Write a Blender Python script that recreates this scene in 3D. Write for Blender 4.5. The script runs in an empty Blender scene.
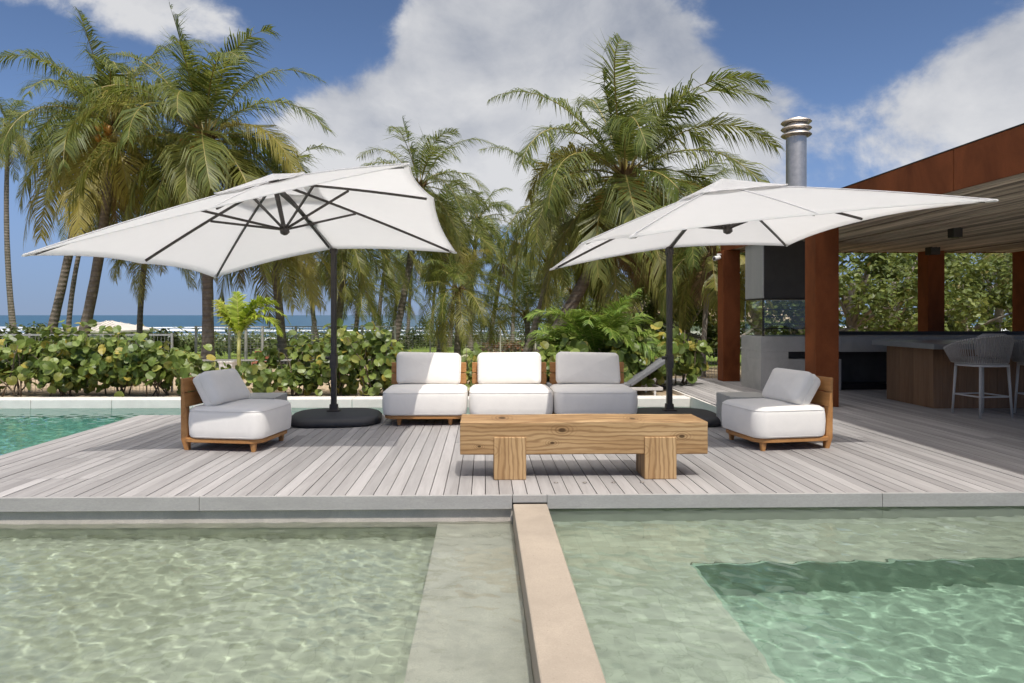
import bpy, bmesh, math, random
import numpy as np
from mathutils import Vector, Matrix, Euler

C = bpy.context.scene.collection
S = bpy.context.scene
R = math.radians
PI = math.pi

# ------------------------------------------------------------------ camera
H_EYE = 1.25
YAW = math.atan(14 / 683)
cam_d = bpy.data.cameras.new('camera')
cam_d.sensor_width = 36
cam_d.lens = 683 / 1024 * 36
cam_d.shift_x = 14 / 1024
cam_d.shift_y = -26.5 / 1024
cam_d.clip_start = 0.05
cam_d.clip_end = 30000
cam = bpy.data.objects.new('camera', cam_d)
cam.location = (0, 0, H_EYE)
cam.rotation_euler = (R(90), 0, -YAW)
C.objects.link(cam)
S.camera = cam

# ------------------------------------------------------------------ render
S.view_settings.view_transform = 'Standard'
S.view_settings.look = 'None'
S.view_settings.exposure = 0.32
S.view_settings.gamma = 1
S.view_settings.use_curve_mapping = False
S.render.engine = 'CYCLES'
S.cycles.use_denoising = True
S.cycles.max_bounces = 10
S.cycles.diffuse_bounces = 4
S.cycles.glossy_bounces = 4
S.cycles.transmission_bounces = 8
S.cycles.transparent_max_bounces = 12
S.cycles.sample_clamp_indirect = 6
S.cycles.caustics_reflective = False
S.cycles.caustics_refractive = True

# ------------------------------------------------------------------ sun
SUN_DIR = Vector((0.12, -0.62, 1.0)).normalized()          # towards the sun
sun_d = bpy.data.lights.new('sun', 'SUN')
sun_d.energy = 2.5
sun_d.angle = R(0.5)
sun_d.color = (1.0, 0.965, 0.91)
sun_d.cycles.is_caustics_light = True
sun = bpy.data.objects.new('sun', sun_d)
sun.rotation_euler = (-SUN_DIR).to_track_quat('-Z', 'Y').to_euler()
sun.location = (3, -8, 20)
C.objects.link(sun)

# ------------------------------------------------------------------ sky
W = bpy.data.worlds.new('World')
S.world = W
W.use_nodes = True
wn, wl = W.node_tree.nodes, W.node_tree.links
wn.clear()

def wmath(op, a, b=None, c=None, clamp=False):
    n = wn.new('ShaderNodeMath'); n.operation = op; n.use_clamp = clamp
    for i, v in enumerate((a, b, c)):
        if v is None: continue
        if isinstance(v, (int, float)): n.inputs[i].default_value = v
        else: wl.new(v, n.inputs[i])
    return n.outputs[0]

def build_sky():
    out = wn.new('ShaderNodeOutputWorld')
    bg = wn.new('ShaderNodeBackground'); bg.inputs['Strength'].default_value = 0.12
    wl.new(bg.outputs[0], out.inputs[0])
    sky = wn.new('ShaderNodeTexSky'); sky.sky_type = 'NISHITA'; sky.sun_disc = False
    sky.sun_elevation = math.asin(SUN_DIR.z)
    sky.sun_rotation = math.atan2(SUN_DIR.x, SUN_DIR.y)
    sky.air_density = 0.5; sky.dust_density = 0.0; sky.ozone_density = 2.0
    tc = wn.new('ShaderNodeTexCoord')
    sep = wn.new('ShaderNodeSeparateXYZ'); wl.new(tc.outputs['Generated'], sep.inputs[0])
    x, y, z = sep.outputs
    az = wmath('ARCTAN2', x, y)
    el = wmath('ARCSINE', z)
    # cloud banks of that day, by compass bearing and height (radians): bearing, height, half width, half height, weight
    banks = [(0.02, 0.30, 0.24, 0.14, 0.55), (0.22, 0.33, 0.15, 0.11, 0.46), (0.34, 0.25, 0.09, 0.08, 0.30), (-0.50, 0.40, 0.26, 0.06, 0.36),
             (-0.24, 0.26, 0.07, 0.08, 0.36), (0.60, 0.22, 0.18, 0.08, 0.30), (0.64, 0.30, 0.09, 0.08, 0.24), (-0.05, 0.17, 0.14, 0.06, 0.22),
             (-0.57, 0.17, 0.22, 0.12, -0.40), (-0.23, 0.40, 0.09, 0.08, -0.55), (0.45, 0.37, 0.13, 0.07, -0.60)]
    def field(daz, de):
        tot = None
        for b, h, wa, we, wt in banks:
            u = wmath('DIVIDE', wmath('SUBTRACT', az, b + daz), wa)
            v = wmath('DIVIDE', wmath('SUBTRACT', el, h + de), we)
            d2 = wmath('ADD', wmath('MULTIPLY', u, u), wmath('MULTIPLY', v, v))
            g = wmath('MULTIPLY', wmath('EXPONENT', wmath('MULTIPLY', d2, -0.8)), wt)
            tot = g if tot is None else wmath('ADD', tot, g)
        cmb = wn.new('ShaderNodeCombineXYZ')
        wl.new(wmath('SUBTRACT', az, daz), cmb.inputs[0])
        wl.new(wmath('MULTIPLY', wmath('SUBTRACT', el, de), 1.5), cmb.inputs[1])
        wl.new(wmath('MULTIPLY', y, 0.35), cmb.inputs[2])
        n1 = wn.new('ShaderNodeTexNoise'); n1.inputs['Scale'].default_value = 4.6
        n1.inputs['Detail'].default_value = 11; n1.inputs['Roughness'].default_value = 0.60
        n1.inputs['Distortion'].default_value = 0.25
        wl.new(cmb.outputs[0], n1.inputs['Vector'])
        # extra cloud added overhead, out of view, to fill the shade below
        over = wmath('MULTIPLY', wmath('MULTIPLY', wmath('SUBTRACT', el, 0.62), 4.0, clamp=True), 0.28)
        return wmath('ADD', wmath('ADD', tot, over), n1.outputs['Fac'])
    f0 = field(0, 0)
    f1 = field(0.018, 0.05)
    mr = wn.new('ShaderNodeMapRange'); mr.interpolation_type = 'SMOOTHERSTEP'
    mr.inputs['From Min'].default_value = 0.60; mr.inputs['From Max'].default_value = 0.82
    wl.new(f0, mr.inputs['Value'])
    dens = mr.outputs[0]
    # lit side / grey side of the clouds, from how much cloud lies between here and the sun
    sh = wn.new('ShaderNodeMapRange'); sh.inputs['From Min'].default_value = -0.22; sh.inputs['From Max'].default_value = 0.42
    bn = wn.new('ShaderNodeTexNoise'); bn.inputs['Scale'].default_value = 9.5; bn.inputs['Detail'].default_value = 7; bn.inputs['Distortion'].default_value = 0.6
    wl.new(tc.outputs['Generated'], bn.inputs['Vector'])
    wl.new(wmath('ADD', wmath('SUBTRACT', f1, f0), wmath('MULTIPLY', wmath('SUBTRACT', bn.outputs['Fac'], 0.52), -0.55)), sh.inputs['Value'])
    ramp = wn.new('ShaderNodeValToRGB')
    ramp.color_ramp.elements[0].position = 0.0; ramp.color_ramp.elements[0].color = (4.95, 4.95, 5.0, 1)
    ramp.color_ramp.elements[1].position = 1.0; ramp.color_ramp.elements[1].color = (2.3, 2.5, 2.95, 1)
    wl.new(sh.outputs[0], ramp.inputs[0])
    mix = wn.new('ShaderNodeMix'); mix.data_type = 'RGBA'
    wl.new(wmath('MULTIPLY', dens, 0.93), mix.inputs['Factor'])
    # dull band of far cloud and sea haze low over the horizon
    low = wn.new('ShaderNodeMapRange'); low.interpolation_type = 'SMOOTHSTEP'
    low.inputs['From Min'].default_value = 0.30; low.inputs['From Max'].default_value = -0.02; low.inputs['To Max'].default_value = 0.92
    wl.new(el, low.inputs['Value'])
    hz = wn.new('ShaderNodeMix'); hz.data_type = 'RGBA'
    wl.new(low.outputs[0], hz.inputs['Factor']); wl.new(sky.outputs[0], hz.inputs['A']); hz.inputs['B'].default_value = (1.30, 1.80, 3.05, 1)
    # unseen clouds on the sun's side, boosted and warmed to lift the shade
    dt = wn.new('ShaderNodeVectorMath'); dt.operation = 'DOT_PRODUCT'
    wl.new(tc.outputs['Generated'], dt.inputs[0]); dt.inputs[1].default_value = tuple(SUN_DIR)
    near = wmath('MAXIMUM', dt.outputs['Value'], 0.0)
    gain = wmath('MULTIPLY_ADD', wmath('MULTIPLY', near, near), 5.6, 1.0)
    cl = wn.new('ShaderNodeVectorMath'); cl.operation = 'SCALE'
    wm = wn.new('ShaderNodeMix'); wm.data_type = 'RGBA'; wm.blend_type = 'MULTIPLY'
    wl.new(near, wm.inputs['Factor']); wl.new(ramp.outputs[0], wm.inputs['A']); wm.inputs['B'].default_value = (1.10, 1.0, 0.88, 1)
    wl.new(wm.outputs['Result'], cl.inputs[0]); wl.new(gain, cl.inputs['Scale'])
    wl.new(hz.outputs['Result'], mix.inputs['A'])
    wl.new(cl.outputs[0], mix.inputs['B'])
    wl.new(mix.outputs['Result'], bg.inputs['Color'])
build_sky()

# ------------------------------------------------------------------ helpers
def tag(o, label=None, cat=None, group=None, kind=None):
    if label: o['label'] = label
    if cat: o['category'] = cat
    if group: o['group'] = group
    if kind: o['kind'] = kind
    return o

def empty(name, loc=(0, 0, 0), rz=0.0, label=None, cat=None, group=None):
    o = bpy.data.objects.new(name, None)
    o.empty_display_size = 0.2
    C.objects.link(o)
    o.location = loc; o.rotation_euler = (0, 0, rz)
    return tag(o, label, cat, group)

def copy_thing(o, parent=None):
    c = o.copy(); C.objects.link(c)
    if parent is not None: c.parent = parent
    for ch in list(o.children): copy_thing(ch, c)
    return c

class Geo:
    """collects shapes, then links them as one mesh object"""
    def __init__(self):
        self.v = []; self.f = []; self.m = []; self.a = []
    def add(self, vs, fs, mi=0, age=0.0):
        b = len(self.v)
        self.v.extend([tuple(p) for p in vs])
        for f in fs:
            self.f.append(tuple(b + i for i in f)); self.m.append(mi); self.a.append(age)
    def box(self, c, s, rot=None, mi=0):
        hx, hy, hz = s[0] / 2, s[1] / 2, s[2] / 2
        vs = [Vector((x * hx, y * hy, z * hz)) for z in (-1, 1) for x, y in ((-1, -1), (1, -1), (1, 1), (-1, 1))]
        if rot is not None:
            M = rot if isinstance(rot, Matrix) else Euler(rot).to_matrix()
            vs = [M @ p for p in vs]
        c = Vector(c)
        self.add([p + c for p in vs], [(3, 2, 1, 0), (4, 5, 6, 7), (0, 1, 5, 4), (1, 2, 6, 5), (2, 3, 7, 6), (3, 0, 4, 7)], mi)
    def span(self, a, b, mi=0):
        self.box([(a[i] + b[i]) / 2 for i in range(3)], [abs(b[i] - a[i]) for i in range(3)], None, mi)
    def tube(self, pts, rad, n=8, mi=0, cap=True, flat=1.0):
        pts = [Vector(p) for p in pts]
        if isinstance(rad, (int, float)): rad = [rad] * len(pts)
        rings = []
        ref = Vector((0.13, 0.21, 1)).normalized()
        t0 = (pts[-1] - pts[0]).normalized()
        if abs(t0.dot(ref)) > 0.9: ref = Vector((1, 0.1, 0.05)).normalized()
        for i, p in enumerate(pts):
            t = (pts[min(i + 1, len(pts) - 1)] - pts[max(i - 1, 0)]).normalized()
            u = t.cross(ref).normalized(); w = t.cross(u).normalized()
            rings.append([p + (u * math.cos(2 * PI * k / n) + w * math.sin(2 * PI * k / n) * flat) * rad[i] for k in range(n)])
        vs = [q for r in rings for q in r]
        fs = []
        for i in range(len(pts) - 1):
            for k in range(n):
                a = i * n + k; b = i * n + (k + 1) % n
                fs.append((a, a + n, b + n, b))
        if cap:
            fs.append(tuple(range(n)))
            fs.append(tuple(reversed(range((len(pts) - 1) * n, len(pts) * n))))
        self.add(vs, fs, mi)
    def bar(self, a, b, w, h, mi=0):
        a = Vector(a); b = Vector(b); d = b - a
        q = d.to_track_quat('X', 'Z').to_matrix()
        self.box((a + b) / 2, (d.length, w, h), q, mi)
    def rings(self, rs, mi=0, close_first=True, close_last=True):
        n = len(rs[0])
        vs = [q for r in rs for q in r]
        fs = []
        for i in range(len(rs) - 1):
            for k in range(n):
                a = i * n + k; b = i * n + (k + 1) % n
                fs.append((a, b, b + n, a + n))
        if close_first: fs.append(tuple(reversed(range(n))))
        if close_last: fs.append(tuple(range((len(rs) - 1) * n, len(rs) * n)))
        self.add(vs, fs, mi)
    def lathe(self, c, prof, n=24, mi=0):
        c = Vector(c)
        self.rings([[c + Vector((r * math.cos(2 * PI * k / n), r * math.sin(2 * PI * k / n), z)) for k in range(n)] for r, z in prof], mi)
    def build(self, name, mats, parent=None, smooth=False, bevel=0.0, age=False, loc=None, sharp=None):
        me = bpy.data.meshes.new(name)
        me.from_pydata(self.v, [], self.f)
        mats = mats if isinstance(mats, (list, tuple)) else [mats]
        for m in mats: me.materials.append(m)
        if len(mats) > 1: me.polygons.foreach_set('material_index', self.m)
        if age:
            at = me.attributes.new('age', 'FLOAT', 'FACE'); at.data.foreach_set('value', self.a)
        if smooth:
            me.polygons.foreach_set('use_smooth', [True] * len(me.polygons))
            if sharp: me.set_sharp_from_angle(angle=R(sharp))
        me.update()
        o = bpy.data.objects.new(name, me); C.objects.link(o)
        if parent is not None: o.parent = parent
        if loc is not None: o.location = loc
        if bevel:
            b = o.modifiers.new('edge', 'BEVEL'); b.width = bevel; b.segments = 2; b.limit_method = 'ANGLE'; b.angle_limit = R(40)
        return o

def rrect(hx, hy, r, n=6, cx=0.0, cy=0.0):
    r = max(min(r, hx, hy), 1e-4)
    pts = []
    for sx, sy, a0 in ((1, 1, 0), (-1, 1, 90), (-1, -1, 180), (1, -1, 270)):
        for k in range(n + 1):
            a = R(a0 + 90 * k / n)
            pts.append((cx + sx * (hx - r) + r * math.cos(a), cy + sy * (hy - r) + r * math.sin(a)))
    return pts

def cushion_rings(hx, hy, r, prof, n=7):
    """stack of rounded rectangles: prof = [(inset, z)]"""
    out = []
    for ins, z in prof:
        out.append([Vector((px, py, z)) for px, py in rrect(max(hx - ins, 0.004), max(hy - ins, 0.004), max(r - ins * 0.6, 0.003), n)])
    return out

# ------------------------------------------------------------------ materials
def mat(name):
    m = bpy.data.materials.new(name); m.use_nodes = True
    nt = m.node_tree
    b = nt.nodes['Principled BSDF']
    return m, nt, b

def node(nt, typ, **kw):
    n = nt.nodes.new(typ)
    for k, v in kw.items():
        if hasattr(n, k): setattr(n, k, v)
        else: n.inputs[k.replace('_', ' ')].default_value = v
    return n

def coords(nt, scale=(1, 1, 1), kind='Object', rot=(0, 0, 0)):
    tc = nt.nodes.new('ShaderNodeTexCoord'); mp = nt.nodes.new('ShaderNodeMapping')
    mp.inputs['Scale'].default_value = scale; mp.inputs['Rotation'].default_value = rot
    nt.links.new(tc.outputs[kind], mp.inputs['Vector'])
    return mp.outputs[0]

def noise(nt, vec, scale, detail=4, rough=0.55, dist=0.0):
    n = nt.nodes.new('ShaderNodeTexNoise')
    n.inputs['Scale'].default_value = scale; n.inputs['Detail'].default_value = detail
    n.inputs['Roughness'].default_value = rough; n.inputs['Distortion'].default_value = dist
    nt.links.new(vec, n.inputs['Vector'])
    return n.outputs['Fac']

def ramp(nt, fac, stops):
    r = nt.nodes.new('ShaderNodeValToRGB')
    e = r.color_ramp.elements
    while len(e) < len(stops): e.new(0.5)
    for i, (p, c) in enumerate(stops):
        e[i].position = p; e[i].color = (*c, 1) if len(c) == 3 else c
    nt.links.new(fac, r.inputs[0])
    return r.outputs[0]

def mixc(nt, fac, a, b, blend='MIX'):
    m = nt.nodes.new('ShaderNodeMix'); m.data_type = 'RGBA'; m.blend_type = blend
    for s, v in (('Factor', fac), ('A', a), ('B', b)):
        if isinstance(v, (int, float)): m.inputs[s].default_value = v
        elif isinstance(v, tuple): m.inputs[s].default_value = (*v, 1)
        else: nt.links.new(v, m.inputs[s])
    return m.outputs['Result']

def maprange(nt, v, a, b, c=0.0, d=1.0):
    m = nt.nodes.new('ShaderNodeMapRange')
    for i, q in zip(('From Min', 'From Max', 'To Min', 'To Max'), (a, b, c, d)): m.inputs[i].default_value = q
    nt.links.new(v, m.inputs['Value'])
    return m.outputs[0]

def bump(nt, b, height, strength=0.3, dist=0.01):
    n = nt.nodes.new('ShaderNodeBump'); n.inputs['Strength'].default_value = strength; n.inputs['Distance'].default_value = dist
    nt.links.new(height, n.inputs['Height']); nt.links.new(n.outputs[0], b.inputs['Normal'])
    return n

def rnd_island(nt):
    g = nt.nodes.new('ShaderNodeNewGeometry'); return g.outputs['Random Per Island']

def simple(name, col, rough=0.6, metal=0.0, var=0.0, scale=8.0, bmp=0.0, bscale=60.0, spec=0.5):
    m, nt, b = mat(name)
    b.inputs['Roughness'].default_value = rough; b.inputs['Metallic'].default_value = metal
    b.inputs['Specular IOR Level'].default_value = spec
    v = coords(nt)
    if var:
        n = noise(nt, v, scale, 6, 0.6)
        lo = tuple(c * (1 - var) for c in col); hi = tuple(min(c * (1 + var), 1) for c in col)
        nt.links.new(ramp(nt, n, [(0.3, lo), (0.7, hi)]), b.inputs['Base Color'])
    else:
        b.inputs['Base Color'].default_value = (*col, 1)
    if bmp: bump(nt, b, noise(nt, v, bscale, 5, 0.6), bmp, 0.005)
    return m

def wood(name, cols, along='X', scale=1.0, rough=0.55, knots=False, isl=0.0):
    m, nt, b = mat(name)
    st = {'X': (0.07, 1, 1), 'Y': (1, 0.07, 1), 'Z': (1, 1, 0.07)}[along]
    st = tuple(s * scale for s in st)
    v = coords(nt, st)
    if isl:
        ri = rnd_island(nt)
        cmb = nt.nodes.new('ShaderNodeCombineXYZ')
        mm = nt.nodes.new('ShaderNodeMath'); mm.operation = 'MULTIPLY'; mm.inputs[1].default_value = 37.0
        nt.links.new(ri, mm.inputs[0])
        for i in range(3): nt.links.new(mm.outputs[0], cmb.inputs[i])
        va = nt.nodes.new('ShaderNodeVectorMath'); va.operation = 'ADD'
        nt.links.new(v, va.inputs[0]); nt.links.new(cmb.outputs[0], va.inputs[1]); v = va.outputs[0]
    grain = noise(nt, v, 26, 8, 0.62, 0.6)
    broad = noise(nt, v, 5, 3, 0.5, 0.8)
    c = ramp(nt, grain, [(0.25, cols[0]), (0.5, cols[1]), (0.75, cols[2])])
    c = mixc(nt, 0.45, c, ramp(nt, broad, [(0.3, cols[0]), (0.7, cols[2])]), 'MIX')
    if knots:
        wv = nt.nodes.new('ShaderNodeTexWave'); wv.wave_type = 'BANDS'; wv.bands_direction = 'Z' if along == 'X' else 'X'
        wv.inputs['Scale'].default_value = 9; wv.inputs['Distortion'].default_value = 9; wv.inputs['Detail'].default_value = 4; wv.inputs['Detail Scale'].default_value = 1.1
        nt.links.new(coords(nt, (0.22, 1, 1) if along == 'X' else (1, 1, 0.22)), wv.inputs['Vector'])
        c = mixc(nt, maprange(nt, wv.outputs['Fac'], 0.45, 0.95, 0.0, 0.55), c, tuple(q * 0.72 for q in cols[0]))
        # knots at fixed places in the beam
        tc = nt.nodes.new('ShaderNodeTexCoord'); d = None
        for kx, ky, kz, ks in ((-0.17, -0.2, 0.062, 1.0), (-0.245, -0.2, -0.035, 0.6), (0.745, -0.2, 0.012, 0.8), (0.40, -0.05, 0.12, 0.8), (-0.62, 0.02, 0.12, 1.0), (-0.80, -0.2, -0.06, 0.5)):
            sb = nt.nodes.new('ShaderNodeVectorMath'); sb.operation = 'SUBTRACT'; nt.links.new(tc.outputs['Object'], sb.inputs[0]); sb.inputs[1].default_value = (kx, ky, kz)
            ml = nt.nodes.new('ShaderNodeVectorMath'); ml.operation = 'MULTIPLY'; nt.links.new(sb.outputs[0], ml.inputs[0]); ml.inputs[1].default_value = (2.6 / ks, 1.2 / ks, 4.6 / ks)
            ln = nt.nodes.new('ShaderNodeVectorMath'); ln.operation = 'LENGTH'; nt.links.new(ml.outputs[0], ln.inputs[0])
            if d is None: d = ln.outputs['Value']
            else:
                mn = nt.nodes.new('ShaderNodeMath'); mn.operation = 'MINIMUM'; nt.links.new(d, mn.inputs[0]); nt.links.new(ln.outputs['Value'], mn.inputs[1]); d = mn.outputs[0]
        rg = nt.nodes.new('ShaderNodeMath'); rg.operation = 'SINE'
        sc = nt.nodes.new('ShaderNodeMath'); sc.operation = 'MULTIPLY_ADD'; sc.inputs[1].default_value = 75
        nz = nt.nodes.new('ShaderNodeMath'); nz.operation = 'MULTIPLY'; nz.inputs[1].default_value = 9
        nt.links.new(noise(nt, v, 9, 5), nz.inputs[0])
        nt.links.new(d, sc.inputs[0]); nt.links.new(nz.outputs[0], sc.inputs[2]); nt.links.new(sc.outputs[0], rg.inputs[0])
        fade = nt.nodes.new('ShaderNodeMath'); fade.operation = 'MULTIPLY'
        nt.links.new(maprange(nt, rg.outputs[0], -0.2, 1.0, 0.0, 0.6), fade.inputs[0]); nt.links.new(maprange(nt, d, 0.12, 0.34, 1.0, 0.0), fade.inputs[1])
        c = mixc(nt, fade.outputs[0], c, tuple(q * 0.6 for q in cols[0]))
        c = mixc(nt, maprange(nt, d, 0.05, 0.10, 0.9, 0.0), c, tuple(q * 0.28 for q in cols[0]))
    if isl:
        hs = nt.nodes.new('ShaderNodeHueSaturation')
        nt.links.new(c, hs.inputs['Color'])
        nt.links.new(maprange(nt, ri, 0, 1, 1 - isl, 1 + isl), hs.inputs['Value'])
        c = hs.outputs[0]
    nt.links.new(c, b.inputs['Base Color'])
    b.inputs['Roughness'].default_value = rough
    b.inputs['Specular IOR Level'].default_value = 0.3
    bump(nt, b, grain, 0.25, 0.003)
    return m

def fabric(name, col, weave=420, transl=0.0, wrinkle=0.10):
    m, nt, b = mat(name)
    v = coords(nt)
    n = noise(nt, v, 9, 5, 0.6)
    nt.links.new(ramp(nt, n, [(0.3, tuple(c * 0.95 for c in col)), (0.7, col)]), b.inputs['Base Color'])
    b.inputs['Roughness'].default_value = 0.9
    b.inputs['Specular IOR Level'].default_value = 0.15
    b.inputs['Sheen Weight'].default_value = 0.15
    w = noise(nt, v, weave, 2, 0.5)
    big = noise(nt, v, 7, 3, 0.5, 1.2)
    mx = nt.nodes.new('ShaderNodeMath'); mx.operation = 'MULTIPLY_ADD'; mx.inputs[1].default_value = 0.06
    nt.links.new(w, mx.inputs[0]); nt.links.new(big, mx.inputs[2])
    bump(nt, b, mx.outputs[0], wrinkle, 0.03)
    if transl:
        tr = nt.nodes.new('ShaderNodeBsdfTranslucent'); tr.inputs[0].default_value = (*col, 1)
        ms = nt.nodes.new('ShaderNodeMixShader'); ms.inputs[0].default_value = transl
        out = nt.nodes['Material Output']
        nt.links.new(b.outputs[0], ms.inputs[1]); nt.links.new(tr.outputs[0], ms.inputs[2]); nt.links.new(ms.outputs[0], out.inputs[0])
    return m

def foliage(name, green, light, old, transl=0.28, rough=0.42, spec=0.35):
    """leaf colour varies per leaf; 'age' turns a leaf yellow-brown"""
    m, nt, b = mat(name)
    ri = rnd_island(nt)
    c = ramp(nt, ri, [(0.0, tuple(g * 0.6 for g in green)), (0.55, green), (1.0, light)])
    at = nt.nodes.new('ShaderNodeAttribute'); at.attribute_name = 'age'
    c = mixc(nt, at.outputs['Fac'], c, old)
    nt.links.new(c, b.inputs['Base Color'])
    b.inputs['Roughness'].default_value = rough; b.inputs['Specular IOR Level'].default_value = spec
    tr = nt.nodes.new('ShaderNodeBsdfTranslucent')
    hs = nt.nodes.new('ShaderNodeHueSaturation'); hs.inputs['Value'].default_value = 1.5; hs.inputs['Hue'].default_value = 0.485
    nt.links.new(c, hs.inputs['Color']); nt.links.new(hs.outputs[0], tr.inputs[0])
    ms = nt.nodes.new('ShaderNodeMixShader'); ms.inputs[0].default_value = transl
    nt.links.new(b.outputs[0], ms.inputs[1]); nt.links.new(tr.outputs[0], ms.inputs[2])
    nt.links.new(ms.outputs[0], nt.nodes['Material Output'].inputs[0])
    return m

def concrete(name, col, var=0.22, scale=3.0, rough=0.75, pits=True, streak=(1, 1, 1)):
    m, nt, b = mat(name)
    v = coords(nt, streak)
    big = noise(nt, v, scale, 8, 0.65, 0.4)
    fine = noise(nt, v, 130, 5, 0.75)
    c = ramp(nt, big, [(0.28, tuple(q * (1 - var) for q in col)), (0.5, col), (0.75, tuple(q * (1 + var) for q in col))])
    c = mixc(nt, maprange(nt, fine, 0.38, 0.62, 0.0, 0.5), c, tuple(q * 0.74 for q in col))
    if pits:
        vo = nt.nodes.new('ShaderNodeTexVoronoi'); vo.inputs['Scale'].default_value = 26
        nt.links.new(v, vo.inputs['Vector'])
        c = mixc(nt, maprange(nt, vo.outputs['Distance'], 0.05, 0.12, 0.5, 0.0), c, tuple(q * 0.5 for q in col))
    nt.links.new(c, b.inputs['Base Color'])
    b.inputs['Roughness'].default_value = rough
    bump(nt, b, fine, 0.2, 0.004)
    return m
# ------------------------------------------------------------------ material set
M = {}
M['deck'] = wood('weathered_deck', [(0.245, 0.228, 0.218), (0.345, 0.325, 0.314), (0.425, 0.405, 0.392)], 'Y', 1.0, 0.6, isl=0.16)
M['deck_edge'] = concrete('deck_edge', (0.37, 0.355, 0.335), 0.15, 4, 0.6, False, (0.4, 1, 1))
M['teak'] = wood('teak', [(0.30, 0.13, 0.04), (0.42, 0.20, 0.07), (0.52, 0.27, 0.10)], 'X', 1.6, 0.45)
M['teak_dark'] = wood('teak_red', [(0.22, 0.085, 0.03), (0.30, 0.12, 0.045), (0.38, 0.17, 0.065)], 'X', 1.6, 0.45)
M['beam'] = wood('rustic_beam', [(0.23, 0.115, 0.042), (0.42, 0.255, 0.115), (0.56, 0.39, 0.21)], 'X', 1.0, 0.6, knots=True)
M['beam_leg'] = wood('rustic_beam_leg', [(0.25, 0.125, 0.047), (0.44, 0.265, 0.12), (0.58, 0.40, 0.21)], 'Z', 1.0, 0.6, knots=True)
M['cushion'] = fabric('cushion_fabric', (0.81, 0.77, 0.715))
M['canvas'] = fabric('umbrella_canvas', (0.875, 0.868, 0.86), 300, 0.70, 0.05)
M['dark_metal'] = simple('dark_metal', (0.046, 0.038, 0.034), 0.45, 0.0, 0.15, 20)
M['umb_base'] = simple('umbrella_base', (0.030, 0.029, 0.031), 0.55, 0.0, 0.2, 6, 0.15, 80)
M['corten'] = concrete('corten_steel', (0.20, 0.060, 0.021), 0.55, 2.3, 0.62, False, (1, 1, 0.5))
M['corten'].node_tree.nodes['Principled BSDF'].inputs['Specular IOR Level'].default_value = 0.12
M['steel'] = simple('brushed_steel', (0.58, 0.525, 0.465), 0.45, 1.0, 0.12, 14)
M['hood_grey'] = concrete('hood_side', (0.40, 0.385, 0.36), 0.15, 2, 0.5, False, (2, 2, 0.3))
M['hood_dark'] = simple('hood_front', (0.035, 0.032, 0.030), 0.4, 0.3, 0.25, 3)
M['concrete'] = concrete('grey_concrete', (0.43, 0.415, 0.385), 0.24, 2.6)
M['cube_concrete'] = concrete('cube_concrete', (0.52, 0.50, 0.455), 0.22, 5)
M['coping'] = concrete('coping_stone', (0.74, 0.70, 0.64), 0.10, 4, 0.7, False)
M['wall_stone'] = concrete('pool_wall_stone', (0.38, 0.315, 0.245), 0.18, 3, 0.75, True)
M['pool_ledge'] = concrete('pool_ledge', (0.56, 0.50, 0.435), 0.22, 4, 0.7, False)
M['glass_pane'], nt, b = mat('clear_glass')
b.inputs['Base Color'].default_value = (0.86, 0.95, 0.92, 1); b.inputs['Roughness'].default_value = 0.02
b.inputs['Transmission Weight'].default_value = 1.0; b.inputs['IOR'].default_value = 1.45
M['bar_wood'] = wood('bar_wood', [(0.15, 0.075, 0.038), (0.21, 0.115, 0.06), (0.27, 0.155, 0.085)], 'Z', 1.4, 0.55, isl=0.12)
M['bar_top'] = concrete('bar_top', (0.24, 0.235, 0.23), 0.15, 3, 0.35, False)
M['cane'] = wood('ceiling_canes', [(0.27, 0.205, 0.165), (0.50, 0.41, 0.345), (0.66, 0.57, 0.49)], 'Y', 1.0, 0.7, isl=0.55)
M['dark_paint'] = simple('dark_paint', (0.02, 0.018, 0.017), 0.5, 0, 0.2, 10)
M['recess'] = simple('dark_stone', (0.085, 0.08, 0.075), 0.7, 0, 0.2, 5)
M['stool_metal'] = simple('stool_metal', (0.46, 0.43, 0.40), 0.45, 0.0, 0.06, 20)
M['rope'] = simple('stool_rope', (0.33, 0.295, 0.27), 0.85, 0.0, 0.2, 60, 0.4, 240)
M['stool_pad'] = fabric('stool_pad', (0.50, 0.46, 0.43))
M['lounger_grey'] = fabric('lounger_sling', (0.15, 0.15, 0.155))
M['white_paint'] = simple('white_paint', (0.72, 0.71, 0.68), 0.5, 0, 0.06, 5)
M['galv'] = simple('galvanised_wire', (0.40, 0.39, 0.36), 0.5, 0.2, 0.15, 12)
M['post_concrete'] = concrete('fence_post_concrete', (0.50, 0.47, 0.41), 0.2, 5)
M['roof_tile'] = concrete('roof_tile', (0.50, 0.37, 0.26), 0.3, 3, 0.85, False)
M['roof_pale'] = concrete('pale_roof', (0.62, 0.57, 0.50), 0.2, 2, 0.85, False)
M['house_wall'] = concrete('house_wall', (0.66, 0.64, 0.60), 0.08, 2, 0.8, False)
M['window'] = simple('window_glass', (0.03, 0.035, 0.04), 0.08)
M['brick_red'] = concrete('red_brown', (0.34, 0.12, 0.06), 0.25, 8)
M['trunk'], nt, b = mat('palm_trunk')
v = coords(nt)
sep = nt.nodes.new('ShaderNodeSeparateXYZ'); nt.links.new(v, sep.inputs[0])
rg = nt.nodes.new('ShaderNodeMath'); rg.operation = 'MULTIPLY_ADD'; rg.inputs[1].default_value = 42
nt.links.new(sep.outputs[2], rg.inputs[0])
nm = nt.nodes.new('ShaderNodeMath'); nm.operation = 'MULTIPLY'; nm.inputs[1].default_value = 7
nt.links.new(noise(nt, v, 2.5, 4), nm.inputs[0]); nt.links.new(nm.outputs[0], rg.inputs[2])
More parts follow.
